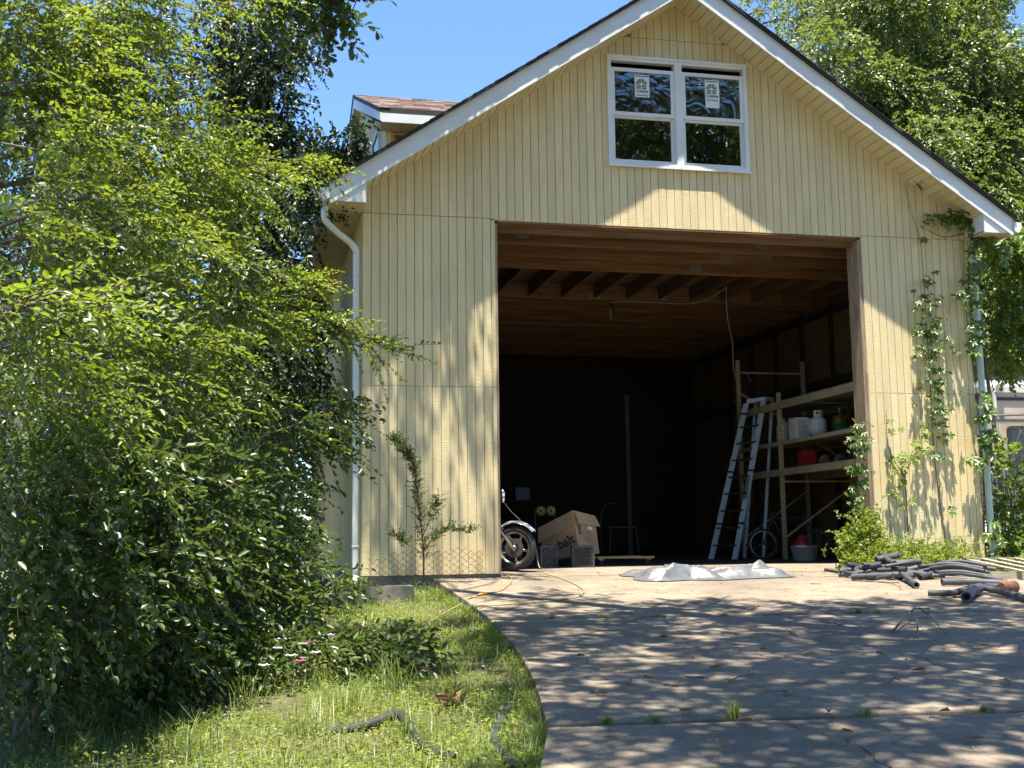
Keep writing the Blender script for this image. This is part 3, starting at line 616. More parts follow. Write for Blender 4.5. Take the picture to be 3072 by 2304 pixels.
# pear bush with low trunk
BB = (.35, -.25, -.12)
bush = [CL(60, 1080, -8.6, .5, .5, .4, 120, BB), CL(210, 1020, -8.0, .5, .55, .32, 140, BB), CL(370, 1060, -7.2, .55, .55, .36, 170, BB), CL(130, 1230, -8.4, .55, .55, .3, 150, BB), CL(310, 1220, -7.6, .55, .55, .32, 180, BB),
        CL(460, 1180, -6.8, .5, .55, .36, 170, BB), CL(450, 1320, -7, .55, .55, .22, 160, BB), CL(570, 1020, -5.4, .45, .5, .28, 110, BB), CL(570, 1150, -5.4, .5, .5, .36, 150, BB), CL(650, 935, -4.6, .36, .36, .2, 70, (.8, -.1, .1)), CL(720, 880, -4.4, .26, .22, .12, 34, (.9, -.1, .3)), CL(700, 960, -4.4, .22, .22, .12, 34, (.9, -.1, .1)),
        CL(640, 1060, -4.4, .34, .4, .26, 80, BB), CL(560, 1270, -5.6, .5, .5, .28, 140, BB), CL(600, 1385, -6.4, .45, .45, .12, 80, BB), CL(720, 1395, -6.6, .34, .35, .10, 50, (.9, -.1, -.2)), CL(820, 1395, -6.8, .2, .25, .06, 20, (1, 0, -.15)), CL(500, 1430, -6.8, .45, .45, .09, 60, BB), CL(270, 1370, -7.6, .55, .5, .14, 100, BB), CL(70, 1350, -8.5, .45, .5, .16, 80, BB),
        CL(660, 1220, -3.0, .36, .4, .28, 80, BB), CL(630, 1140, -3.2, .4, .4, .34, 90, BB), CL(640, 1300, -3.8, .4, .4, .2, 80, BB), CL(720, 1250, -2.4, .25, .3, .14, 30, BB),
        CL(60, 1440, -8.2, .45, .4, .2, 90, BB), CL(180, 1440, -7.6, .5, .45, .2, 110, BB), CL(320, 1450, -7.2, .5, .45, .16, 110, BB), CL(450, 1440, -6.6, .5, .45, .16, 110, BB), CL(580, 1340, -5.2, .45, .45, .26, 110, BB), CL(400, 1260, -6.4, .6, .5, .36, 170, BB), CL(210, 1130, -7.4, .6, .5, .36, 150, BB), CL(560, 1210, -4.4, .5, .5, .4, 130, BB), CL(840, 1420, -6.6, .28, .3, .09, 34, (.9, -.2, -.1)), CL(770, 1430, -6.6, .3, .3, .08, 40, (.8, -.2, -.1))]
tree('pear_thicket', 'leafy green pear thicket with low forking trunk on the lawn', 'shrub', (-3.0, -7.9, -.83),
     [(-3.0, -7.9, -.84), (-2.99, -7.88, -.6), (-2.93, -7.82, -.25), (-2.98, -7.7, .2), (-2.7, -7.3, 1.0), (-2.3, -6.9, 1.8)], .062, bush, 'leaf_bush',
     ll=.088, lw=.046, nleaf=9, L=.38, droop=.32, side=.75, spread=.42, gap=-.38, gapf=3.2, flat=.55, upb=.8, lr=.35, arch=-.06, nolimb=(14, 15, 16, 17, 24, 25, 26, 27, 28, 32, 33))
pt_ = bpy.data.objects['pear_thicket']
for pts, r in (([(-3.02, -7.92, -.8), (-2.8, -7.95, -.45), (-2.5, -8.0, -.15), (-2.2, -7.95, .3)], .04), ([(-2.95, -7.86, -.55), (-3.15, -7.8, -.2), (-3.3, -7.75, .4)], .03)):
    p = smoothpath(pts, 5); MB().tube(p, [r*(1-.6*i/len(p)) for i in range(len(p))], 7).build('low_stem', 'bark', pt_, smooth=True)
# trees behind, to the left
for nm, lab, b, h, n_, mt in (('hedge_tree', 'shady tree far behind the pear thicket', (-5.6, 8., -.3), 6.5, 2000, 'leaf_bush'), ('hedge_tree', 'tall pale tree rising beyond the ivy covered tree', (-8.2, 13., -.3), 11., 2000, 'leaf_elm'),
                              ('hedge_tree', 'bushy tree close behind the left garage wall', (-1.9, 10.5, -.3), 6.5, 1500, 'leaf_bush'), ('hedge_tree', 'low broad tree beyond the white house wall', (-3.2, 16., -.3), 5.5, 1500, 'leaf_elm')):
    cl = [(b[0]+rng.normal(0, 1.2), b[1]+rng.normal(0, 1.), h*q, 1.7, 1.6, h*.16, n_//6, (0, -.1, -.3)) for q in (.12, .28, .45, .62, .8, .95)]
    tree(nm, lab, 'tree', b, [b, (b[0]+.2, b[1], h*.4), (b[0]-.1, b[1]+.1, h*.9)], .16, cl, mt, 'trees left of the garage', ll=.15, lw=.10, nleaf=9, L=.6, droop=.3, gap=-.25)
# right of and behind the garage
RR = (-.1, -.35, -.35)
rt = []
for i in range(40):
    x = rng.uniform(1780, 2230); y = rng.uniform(-60, 620); 
    rt.append(C(x, y, rng.uniform(7, 13), 1.5, 1.4, .8, 430, RR))
for i in range(9): rt.append(C(1790+i*46+rng.uniform(-15, 15), 130+i*42+rng.uniform(-40, 10), rng.uniform(6, 8), 1.1, 1.1, .6, 260, RR))
for i in range(9): rt.append(C(rng.uniform(2060, 2260), rng.uniform(520, 800), rng.uniform(6, 9), 1.0, 1., .7, 230, RR))
tree('shade_elm', 'huge dappled elm filling the sky right of the garage roof', 'tree', (18.4, 11.5, -.3), [(18.4, 11.5, -.3), (18.4, 11.5, 3), (18.3, 11.4, 6), (18.1, 11.3, 9), (17.6, 11.2, 13)], .34, rt, 'leaf_right',
     ll=.12, lw=.075, nleaf=10, L=.5, droop=.35, gap=-.3, gapf=1.6, lr=.6)
yl = [C(x, y, 17, 1.2, 1.2, .9, 110, (0, -.2, -.1)) for x, y in ((1640, 20), (1690, 110), (1740, 40), (1760, 180), (1810, 110), (1660, -60), (1830, 240), (1900, 320))]
tree('yellow_green_tree', 'airy yellow green tree glowing behind the roof ridge', 'tree', (12.2, 17, -.3), [(12.2, 17, -.3), (12.3, 17, 6), (12.1, 17, 12), (12, 17, 15)], .24, yl, 'leaf_yellow', ll=.13, lw=.08, nleaf=9, L=.55, droop=.15, gap=-.1, gapf=1.5)
un = [C(x, y, Y, .55, .6, .35, 80, (-.1, -.4, -.3)) for x, y, Y in ((2140, 545, 1.5), (2190, 530, 1.2), (2170, 690, 2), (2150, 760, 2.2), (2210, 660, 2.), (2200, 740, 2.4), (2185, 600, 1.8), (2215, 560, 1.5))]
tree('side_sapling', 'bright leafy sapling between the downspout and the camper', 'tree', (11.2, 2.0, -.1), [(11.2, 2, -.1), (11.2, 2, 1.6), (11., 1.9, 3.4), (10.9, 1.8, 4.8)], .05, un, 'leaf_creeper', ll=.12, lw=.085, nleaf=8, L=.4, droop=.35, gap=-.5)
lowb = [C(x, y, Y, .3, .35, .2, 36, (-.3, -.3, 0)) for x, y, Y in ((2190, 990, .4), (2200, 1060, .6), (2205, 930, .5), (2170, 1100, .8), (2180, 1170, .5), (2215, 1120, .6), (2150, 985, .2), (2205, 1190, .4))]
tree('roadside_shrub', 'round leaved shrub growing by the rusty lattice', 'shrub', (10.4, .55, -.08), [(10.4, .55, -.1), (10.38, .5, .5), (10.3, .5, 1.2)], .025, lowb, 'leaf_creeper', ll=.09, lw=.08, nleaf=7, L=.3, droop=.2, gap=-.6, shape=1)
# oak standing beside the drive, its crown over the concrete
ok = []
for gx in np.arange(.4, 10.6, 1.25):
    for gy in np.arange(-15.4, -6.6, 1.25):
        ok.append((gx+rng.normal(0, .3), gy+rng.normal(0, .25), rng.uniform(8.8, 11.), .95, .95, .3, 132, (0, 0, -.1)))
for x, y, z, n_ in ((-.4, -1.5, 9.9, 50), (.3, -1.3, 9.7, 42), (1.4, -1.7, 9.8, 50), (.6, -1.9, 10.2, 24), (-1.4, -3.2, 10, 60), (1.5, -4.6, 9.6, 50), (2.6, -6.3, 9.3, 60), (6.8, -6.9, 9.2, 40), (4.6, -6.8, 9.4, 40), (8.6, -6.6, 9.2, 40), (1.0, -11.5, 9.6, 40), (.1, -12, 9.6, 70), (0, -13.3, 9.6, 90)):
    ok.append((x, y, z, .8, .8, .4, n_, (0, 0, -.1)))
for i in range(16): ok.append((rng.uniform(-3.5, 13.5), rng.uniform(-22, -14.5), rng.uniform(8.6, 11.5), 1.6, 1.5, .4, 110, (0, 0, -.1)))  # unseen crown, widened to cut sky light on the drive
for i in range(7): ok.append((rng.uniform(10.5, 14), rng.uniform(-14, -6.5), rng.uniform(8, 11), 1.5, 1.4, .4, 110, (0, 0, -.1)))  # unseen side growth, added for the same deeper shade
ok += [C(700, 10, -2.6, .45, .4, .12, 34, (.5, -.1, -.5)), C(640, -10, -2.6, .5, .4, .2, 40, (.4, -.1, -.5)), C(770, -5, -2.6, .25, .3, .08, 14, (.7, -.1, -.4)), (-1.0, -2.7, 7.6, .5, .5, .3, 40, (.3, 0, -.5))]
tree('oak_tree', 'spreading oak whose crown shades the driveway', 'tree', (9.6, -11.5, -.75), [(9.6, -11.5, -.8), (9.5, -11.4, 2.5), (9.0, -11, 5.5), (7.6, -10.4, 8), (5.2, -9.4, 9.6), (2.8, -7, 10.2), (.6, -3.8, 10.2)], .33, ok, 'leaf_oak',
     ll=.15, lw=.085, nleaf=10, L=.5, droop=.25, gap=-.28, gapf=5.0, shape=2, lr=.5)

for lab, b, h in (('unseen tree added behind the viewer to dim the low sky', (-9, -27, -1.6), 11), ('tall unseen tree added facing the garage to dim the sky', (1.5, -31, -1.8), 13), ('unseen tree added beyond the oak to dim the low sky', (12, -26, -1.6), 11)):
    cl = [(b[0]+rng.normal(0, 2.), b[1]+rng.normal(0, 1.), h*q, 2.6, 2.2, h*.15, 230, (0, 0, -.2)) for q in (.2, .3, .42, .55, .68, .8, .92)]  # unseen trees, added behind the camera to block low sky light
    tree('sky_screen_tree', lab, 'tree', b, [b, (b[0]+.2, b[1], h*.4), (b[0]-.1, b[1]+.1, h*.9)], .22, cl, 'leaf_oak', 'added trees behind the viewer', ll=.24, lw=.15, nleaf=9, L=.8, droop=.3, gap=-.35)
# ---------------------------------------------------------------- creeper on the wall
def creeper(name, label, strands, mat, group=None, ll=.085, dens=26, off=(.03, .13), leafpts=None, cat='vine'):
    base = strands[0][0]; t = thing(name, label, cat, base, group); st = MB(); pos = []
    for s in strands:
        p = smoothpath(s, 6); st.tube(p, [max(.009*(1-.7*i/len(p)), .003) for i in range(len(p))], 5)
        pos += [np.array(q) for q in p]
    st.build('stem', 'vinestem', t, smooth=True)
    V = []; F = []; R = []; o = 0
    pp = leafpts if leafpts is not None else np.array(pos)
    for q in pp:
        for _ in range(dens if leafpts is None else 1):
            c = q+np.array([rng.normal(0, .055), -abs(rng.normal(off[0], off[1]*.5))-.02, rng.normal(0, .05)])
            if rng.uniform() < .25: continue
            k = 5; face = nrm(np.array([[rng.normal(0, .35), -.75, .55+rng.normal(0, .25)]]))[0]; dn = np.array([rng.normal(0, .4), -.3, -.8]); dn = nrm((dn-face*dn.dot(face))[None])[0]; sd = np.cross(face, dn)
            an = np.radians([-100, -52, 0, 52, 100]); d = np.stack([dn*math.cos(a)+sd*math.sin(a) for a in an]); sz = ll*rng.uniform(.6, 1.15)
            v, f = leaf_geo(np.repeat(c[None], k, 0), d, np.repeat(face[None], k, 0)+rng.normal(0, .15, (k, 3)), sz*np.array([.6, .85, 1, .85, .6]), sz*np.full(k, .42))
            V.append(v); F.append(f+o); o += len(v); R.append(np.full(len(v), np.clip(rng.normal(.5, .25), 0, 1)))
    link('foliage', npmesh('foliage', np.concatenate(V), np.concatenate(F), [mat], None, np.concatenate(R)), t); return t
def S(pts, Y=-.02): return [at(x, y, Y) for x, y in pts]
def dots(spec, Y=-.04):
    o = []
    for x, y, rx, ry, n_ in spec:
        for _ in range(n_): o.append(at(x+rng.normal(0, rx*.5), y+rng.normal(0, ry*.5), Y))
    return np.array(o)
creeper('wall_creeper', 'slender creeper climbing the siding right of the doorway', [S([(2046, 1190), (2030, 1080), (2018, 980), (2012, 880), (2008, 800), (2002, 720), (1998, 640), (1992, 560), (1986, 510), (1966, 450), (1954, 395)])], 'leaf_creeper', ll=.10,
        leafpts=dots([(2000, 650, 30, 22, 26), (2010, 690, 26, 22, 26), (1985, 720, 22, 14, 18), (2018, 730, 30, 22, 28), (2000, 760, 30, 16, 16), (1978, 770, 18, 10, 8), (2015, 800, 22, 25, 18), (2015, 850, 22, 30, 22), (2022, 900, 22, 30, 22), (2030, 945, 16, 22, 9), (2030, 985, 14, 14, 8), (1992, 510, 16, 14, 8), (1998, 600, 8, 30, 8), (1975, 400, 8, 6, 3), (2000, 478, 14, 10, 6), (2045, 1110, 8, 18, 6)]))
creeper('corner_creeper', 'dark creeper hanging at the wall corner under the eave', [S([(2128, 1180), (2122, 1000), (2110, 860), (2100, 740), (2094, 620), (2090, 520), (2082, 465), (2040, 458)]), S([(2104, 800), (2090, 700), (2082, 600), (2080, 520)]), S([(2082, 505), (2040, 512), (2000, 495)])], 'leaf_creeper', ll=.15,
        leafpts=dots([(2050, 470, 30, 16, 22), (2085, 480, 30, 22, 26), (2100, 520, 20, 24, 20), (2098, 580, 16, 40, 22), (2092, 660, 18, 40, 20), (2105, 720, 18, 30, 14), (2080, 760, 26, 12, 10), (2070, 640, 16, 20, 8), (2125, 540, 24, 14, 16), (2150, 545, 20, 12, 12), (2125, 880, 14, 40, 14), (2130, 960, 20, 30, 16), (2110, 1000, 30, 10, 8), (2140, 1160, 10, 40, 16)], -.10))
creeper('young_creeper', 'yellow green creeper fanning up the siding above the weeds', [S([(1962, 1150), (1958, 1080), (1955, 1020), (1972, 975), (1990, 950), (1992, 900), (1988, 800)]), S([(1955, 1030), (1935, 1000), (1918, 960), (1914, 880)])], 'leaf_weed', ll=.09,
        leafpts=dots([(1940, 1000, 24, 20, 22), (1965, 985, 20, 18, 18), (1985, 965, 16, 14, 10), (1930, 1040, 18, 20, 10), (1992, 930, 8, 26, 10), (1988, 850, 8, 30, 8), (1914, 920, 7, 30, 9), (1945, 1080, 14, 20, 8)]))
creeper('jamb_creeper', 'sunlit leafy vine hanging beside the rough door jamb', [S([(1850, 1200), (1856, 1120), (1850, 1050), (1846, 980), (1848, 920)], -.06)], 'leaf_creeper', ll=.085,
        leafpts=dots([(1852, 930, 14, 18, 22), (1846, 965, 18, 18, 26), (1850, 1010, 18, 26, 34), (1846, 1060, 20, 26, 34), (1852, 1100, 14, 20, 14), (1868, 1130, 14, 18, 14)], -.12))
# dense weeds at the foot of the wall
def weeds(name, label, spec, mat, ll, group=None, hgt=.2, cat='weed'):
    parts = []
    for x, y, Y, rx, ry, rz, n_ in spec:
        c = at(x, y, Y); u = rng.normal(0, .5, (n_, 3))*np.array([rx, ry, rz])+c; u[:, 2] = np.maximum(u[:, 2], [zf(q) if q < .2 else 0 for q in u[:, 1]])
        parts.append(sprays(u, np.stack([rng.normal(0, .5, n_), rng.normal(-.2, .5, n_), rng.uniform(.2, 1., n_)], 1), np.array([0, -.3, 1.])+rng.normal(0, .4, (n_, 3)), hgt*rng.uniform(.6, 1.2, n_), 8, ll, ll*.6, .1, .8, .4, .0025))
    V, F, mi, r = merge(parts); o = link(name, npmesh(name, V, F, [mat, 'vinestem'], mi, r)); return tag(o, label, cat, group)
weeds('weed_clump', 'low yellow green weeds massed at the wall foot behind the foam pipes', [(1890, 1200, -.35, .5, .3, .22, 150), (1950, 1203, -.4, .55, .3, .16, 210), (2010, 1206, -.4, .5, .3, .13, 170), (2060, 1200, -.35, .4, .25, .2, 60), (1870, 1222, -.6, .4, .25, .18, 120), (1960, 1225, -.8, .6, .25, .15, 160)], 'leaf_weed', .05)
weeds('weed_clump', 'taller green weed leaning out of the doorway corner', [(1858, 1150, -.25, .2, .2, .3, 90), (1852, 1195, -.35, .28, .2, .35, 130), (1885, 1150, -.25, .2, .2, .3, 70)], 'leaf_weed', .06)
weeds('weed_clump', 'weedy undergrowth beside the slatted pallet', [(2180, 1205, .3, .5, .4, .25, 140), (2160, 1235, -.3, .5, .3, .12, 80)], 'leaf_weed', .045)
# sapling with small leaves before the left siding
sp_ = S([(915, 1250), (914, 1180), (905, 1100), (898, 1040), (892, 1000), (880, 985), (862, 965), (848, 945)], -.55); sp2 = S([(916, 1190), (940, 1160), (975, 1145), (1020, 1150)], -.6); sp3 = S([(912, 1160), (935, 1110), (945, 1080)], -.5); sp4 = S([(905, 1190), (870, 1170), (845, 1155)], -.55)
sap = thing('privet_sapling', 'spindly privet sapling before the chain link on the left siding', 'sapling', sp_[0]); st = MB(); parts = []
for s, r in ((sp_, .012), (sp2, .007), (sp3, .006), (sp4, .005)):
    p = smoothpath(s, 6); st.tube(p, [max(r*(1-.75*i/len(p)), .0025) for i in range(len(p))], 5)
    q = np.array(p[4:]); n_ = len(q)
    for _ in range(6 if s is sp_ else 5): parts.append(sprays(q+rng.normal(0, .02, q.shape), np.stack([rng.normal(0, .6, n_), rng.normal(-.2, .5, n_), rng.uniform(.1, 1., n_)], 1), np.array([0, -.4, 1.])+rng.normal(0, .4, (n_, 3)), .16*rng.uniform(.6, 1.2, n_), 9, .036, .019, .1, .8, .3, .002))
st.build('stem', 'vinestem', sap, smooth=True); V, F, mi, r = merge(parts); link('foliage', npmesh('foliage', V, F, ['leaf_bush', 'vinestem'], mi, r), sap)

# ---------------------------------------------------------------- lawn
def blades(X, Y, Z, h, w, lean=.5):
    n_ = len(X); a = rng.uniform(0, 2*math.pi, n_); d = np.stack([np.cos(a), np.sin(a), np.zeros(n_)], 1); s = np.stack([-np.sin(a), np.cos(a), np.zeros(n_)], 1)
    b = np.stack([X, Y, Z], 1); l = (lean*rng.uniform(.2, 1.4, n_)*h)[:, None]; h = h[:, None]; w = w[:, None]; up = np.array([0, 0, 1.])
    m = b+d*l*.35+up*h*.6; tp = b+d*l+up*h*.95
    V = np.stack([b-s*w, b+s*w, m+s*w*.75, m-s*w*.75, tp+s*w*.12, tp-s*w*.12], 1).reshape(-1, 3); k = np.arange(n_)[:, None]*6
    F = np.concatenate([k+np.array([0, 1, 2, 3]), k+np.array([3, 2, 4, 5])], 0); return V, F
def lawnpts(n_, ylo=-10.8, yhi=.5):
    Y = ylo+(yhi-ylo)*rng.uniform(0, 1, n_)**1.25; E_ = np.interp(Y, [e[0] for e in EDGE], [e[1] for e in EDGE]); X = E_-.01-rng.uniform(0, 1, n_)**1.15*(E_+5.)
    ok_ = pnoise(np.stack([X, Y, 0*X], 1), 3.1)+rng.normal(0, .3, n_) > -.35; ok_ &= ~((X > -.1) & (Y > -.05))
    X, Y = X[ok_], Y[ok_]; return X, Y, np.array([zl(a, b) for a, b in zip(X, Y)])
X, Y, Z = lawnpts(60000); V1, F1 = blades(X, Y, Z, rng.gamma(3., .018, len(X))+.02, rng.uniform(.0018, .0034, len(X)), .8)
r1 = np.clip(rng.normal(.5, .28, len(X)), 0, 1).repeat(6)
Y = rng.uniform(-10.8, -1.3, 3600); X = np.interp(Y, [e[0] for e in EDGE], [e[1] for e in EDGE])-np.abs(rng.normal(0, .05, len(Y)))-.012; kp = pnoise(np.stack([X*0, Y, 0*X], 1), 5.) > -.1; X, Y = X[kp], Y[kp]
Ve, Fe = blades(X, Y, np.array([zl(a, b) for a, b in zip(X, Y)]), rng.gamma(4., .019, len(X)), rng.uniform(.002, .004, len(X)), .9)
F1 = np.concatenate([F1, Fe+len(V1)]); V1 = np.concatenate([V1, Ve]); r1 = np.concatenate([r1, np.clip(rng.normal(.45, .28, len(X)), 0, 1).repeat(6)])
tag(link('lawn_grass', npmesh('lawn_grass', V1, F1, ['grass'], None, r1), shift=False), 'thin patchy grass on the lawn left of the driveway', 'grass', kind='stuff')
X, Y, Z = lawnpts(46000); n_ = len(X); a = rng.uniform(0, 6.283, n_); d = np.stack([np.cos(a), np.sin(a), rng.uniform(-.1, .5, n_)], 1)
V1, F1 = leaf_geo(np.stack([X, Y, Z+rng.uniform(.005, .07, n_)], 1), d, np.array([0, -.1, 1.])+rng.normal(0, .4, (n_, 3)), rng.uniform(.014, .042, n_), rng.uniform(.009, .024, n_), shape=1)
tag(link('ground_cover', npmesh('ground_cover', V1, F1, ['leaf_weed'], None, np.clip(rng.normal(.5, .3, n_), 0, 1).repeat(6)), shift=False), 'creeping clover and small weeds carpeting the lawn', 'ground cover', kind='stuff')
def tuft(name, label, x, y, n_, h, spread, mat='grass', group=None, zz=None, cat='grass tuft', lean=.8):
    X = x+rng.normal(0, spread, n_); Y = y+rng.normal(0, spread, n_); z0 = zz if zz is not None else zl(x, y)
    V, F = blades(X, Y, np.full(n_, z0), h*rng.uniform(.5, 1.1, n_), rng.uniform(.0025, .0045, n_), lean)
    o = link(name, npmesh(name, V, F, [mat], None, np.clip(rng.normal(.4, .25, n_), 0, 1).repeat(6))); return tag(o, label, cat, group)
for x, y, n_, h in ((-.5, -7.3, 70, .32), (-.15, -7.9, 60, .26), (-.9, -7.9, 60, .3), (-.3, -6.4, 40, .28), (-1.2, -8.6, 60, .3), (.1, -6.9, 40, .22), (-1.9, -8.9, 60, .3), (-2.6, -8.4, 50, .28), (-.6, -9., 60, .28), (-1.6, -7.6, 40, .3), (.2, -5.6, 30, .2)):
    tuft('grass_tuft', 'long bladed grass tuft standing out of the lawn', x, y, n_, h, .07, group='long tufts in the lawn')
for x, y, n_, h in ((1.35, -9.42, 60, .14), (.55, -9.36, 60, .06), (.85, -9.37, 40, .05), (2.2, -9.48, 40, .06), (3.0, -9.53, 60, .05), (3.4, -9.56, 50, .05), (4.75, -4.75, 80, .07), (4.95, -4.78, 60, .06), (2.6, -4.56, 50, .05), (3.3, -4.62, 40, .05), (2.0, -4.5, 40, .05), (1.5, -4.46, 30, .06)):
    tuft('crack_weed', 'small grass tuft rooted in a driveway joint', x, y, n_, h, .016, group='tufts in the driveway joints', zz=zf(y)-.02)
# ---------------------------------------------------------------- loose objects
def og(x, y, off=0., fn=None):
    """Where the sight line at (x, y) meets the drive or floor."""
    fn = fn or (lambda a, b: zf(b)); d = RT*((x*D_-1536)/FPX)+UP*((1152-y*D_)/FPX)+_f; d = d/math.hypot(d[0], d[1]); lo = 4.
    t = lo
    while t < 40:
        p = CAM+d*t
        if p[2]-fn(p[0], p[1])-off < 0: break
        t += .03
    a, b = t-.03, t
    for _ in range(20):
        m = (a+b)/2; p = CAM+d*m
        if p[2]-fn(p[0], p[1])-off < 0: b = m
        else: a = m
    return Vector(CAM+d*a)
gl_ = lambda a, b: (zf(b) if a > ex(b) else zl(a, b))

# --- motorcycle just inside the left of the doorway
wc = Vector((2.27, .62, .345)); an = math.radians(32); dv = Vector((math.cos(an), -math.sin(an), 0)); nv = Vector((math.sin(an), math.cos(an), 0)); zv = Vector((0, 0, 1))
WM = Matrix((dv, zv, nv)).transposed()
moto = thing('motorcycle', 'chrome cruiser motorcycle parked behind the left door edge', 'motorcycle', (1.5, .7, .03))
def wheel(c, mt, parent):
    w = MB().lathe([(.238, -.05), (.262, -.062), (.292, -.056), (.314, -.03), (.319, 0), (.314, .03), (.292, .056), (.262, .062), (.238, .05), (.238, -.05)], c, 48, mt).build('tyre', 'rubber', parent, smooth=True)
    MB().lathe([(.245, -.048), (.248, -.03), (.225, -.02), (.215, 0), (.225, .02), (.248, .03), (.245, .048), (.23, .05), (.205, .02), (.203, -.02), (.23, -.05), (.245, -.048)], c, 48, mt).build('rim', 'alloy', parent, smooth=True)
    for k in range(10):
        a = k*math.pi/5; pts = []
        for i in range(5):
            r = .035+.175*i/4; b = a+.55*(i/4)**1.4*(1 if k % 2 else -.6); pts.append(c+mt@Vector((r*math.cos(b), r*math.sin(b), .012 if k % 2 else -.012)))
        MB().tube(pts, .009, 5).build('spoke', 'alloy', parent, smooth=True)
    MB().lathe([(.0, -.07), (.035, -.07), (.04, -.05), (.04, .05), (.035, .07), (0, .07)], c, 16, mt).build('hub', 'steel', parent, smooth=True)
    MB().lathe([(.07, -.042), (.14, -.042), (.14, -.037), (.07, -.037), (.07, -.042)], c, 32, mt).build('brake_disc', 'steel', parent)
wheel(wc, WM, moto)
WM2 = Matrix((Vector((1, 0, 0)), zv, Vector((0, 1, 0)))).transposed(); wheel(Vector((.78, .95, .345)), WM2, moto)
fu = (Vector((-.60, .06, .80))).normalized()
for s in (-1, 1):
    a = wc+nv*s*.085; MB().tube([a-fu*.05, a+fu*.32, a+fu*.34, a+fu*.8], [.026, .026, .02, .02], 10).build('fork_leg', 'alloy', moto, smooth=True)
fe = MB(); A = [math.radians(q) for q in range(38, 132, 6)]
for a, b in zip(A[:-1], A[1:]):
    for i in range(6):
        w0, w1 = -.075+.025*i, -.05+.025*i; h = lambda w: .392-.9*w*w*6
        fe.add([wc+WM@Vector((h(w)*math.cos(q), h(w)*math.sin(q), w)) for q, w in ((a, w0), (b, w0), (b, w1), (a, w1))], [(0, 1, 2, 3)])
o = fe.build('front_fender', 'chrome', moto, smooth=True); so_ = o.modifiers.new('thick', 'SOLIDIFY'); so_.thickness = .006
tc = wc+fu*.78
MB().tube(smoothpath([tc+Vector((-.05, .42, .22)), tc+Vector((-.02, .25, .2)), tc+Vector((0, .08, .04)), tc+Vector((0, -.08, .04)), tc+Vector((.10, -.22, .14)), tc+Vector((.18, -.36, .16))], 5), .013, 8).build('handlebar', 'chrome', moto, smooth=True)
MB().lathe([(0, -.05), (.05, -.045), (.085, 0), (.09, .06), (.07, .07), (0, .075)], tc+Vector((.08, 0, -.08)), 20, Matrix.Rotation(math.pi/2, 3, 'Y')).build('headlight', 'chrome', moto, smooth=True)
MB().lathe([(0, -.11), (.022, -.10), (.036, -.04), (.038, .03), (.03, .07), (0, .08)], Vector((2.06, .45, 1.10)), 12).build('mirror', 'chrome', moto, smooth=True)
MB().tube(smoothpath([(2.06, .45, 1.02), (2.2, .5, .86), (2.34, .56, .74), (2.36, .58, .66)], 4), .006, 5).build('brake_cable', 'steel', moto)
MB().lathe([(0, -.3), (.09, -.27), (.15, -.1), (.16, .08), (.1, .26), (0, .3)], Vector((1.42, .82, .86)), 16, Matrix.Rotation(math.pi/2, 3, 'Y')).build('fuel_tank', 'blue', moto, smooth=True)
MB().box(.75, 1.2, .75, 1.02, .7, .8).build('saddle', 'rubber', moto); MB().box(1.1, 1.55, .7, 1.0, .25, .62).build('engine', 'steel', moto)
MB().tube([(.78, .95, .35), (1.2, .9, .72), (1.7, .75, .95)], .025, 8).build('frame', 'steel', moto)

# --- milk crates
def crate_root():
    c = thing('milk_crate', 'x', 'crate', group='milk crates by the doorway', local=True); h = .165; d = .28; t = .012
    f = MB()
    for sx in (-1, 1):
        for sz in (0, 1): f.bar((sx*(h-t), 0, t+sz*(2*h-2*t)), (sx*(h-t), d, t+sz*(2*h-2*t)), .024, .024)
        for y in (.012, d-.012): f.bar((sx*(h-t), y, 0), (sx*(h-t), y, 2*h), .024, .024)
    for y in (.012, d-.012):
        for sz in (0, 1): f.bar((-h, y, t+sz*(2*h-2*t)), (h, y, t+sz*(2*h-2*t)), .024, .024)
    f.build('frame', 'blackplastic', c)
    l = MB(); n = 6; st = 2*h/n   # lattice bottom faces the drive
    for k in range(-n+1, n):
        for s in (-1, 1):
            x0 = max(-h, -h+k*st); x1 = min(h, h+k*st); z0 = (x0-(-h+k*st)); z1 = (x1-(-h+k*st))
            if s < 0: z0, z1 = 2*h-z0, 2*h-z1
            l.bar((x0, .008+.003*s, z0), (x1, .008+.003*s, z1), .011, .008, up=(0, 1, 0))
    l.build('lattice_bottom', 'blackplastic', c)
    for s in (-1, 1):
        g = MB()
        for k in range(6):
            for q in (-1, 1): g.bar((s*(h-.006), .02+k*.04, .02), (s*(h-.006), min(max(.02+k*.04+q*.2, .02), d-.02), .31), .006, .005, up=(1, 0, 0))
        g.build('lattice_side', 'blackplastic', c)
    b = MB(); b.box(-h+.03, h-.03, d-.03, d-.025, .03, 2*h-.03); b.build('shade_sheet', 'hole', c)  # near-black sheet stands in for the shade inside the crate
    return c
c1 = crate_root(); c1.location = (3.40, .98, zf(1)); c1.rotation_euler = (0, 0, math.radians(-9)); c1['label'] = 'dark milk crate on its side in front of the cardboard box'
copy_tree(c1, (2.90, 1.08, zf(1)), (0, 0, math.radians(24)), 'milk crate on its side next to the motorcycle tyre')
copy_tree(c1, (2.40, 1.45, zf(1.4)), (0, 0, math.radians(-4)), 'milk crate showing through the spokes of the motorcycle wheel')

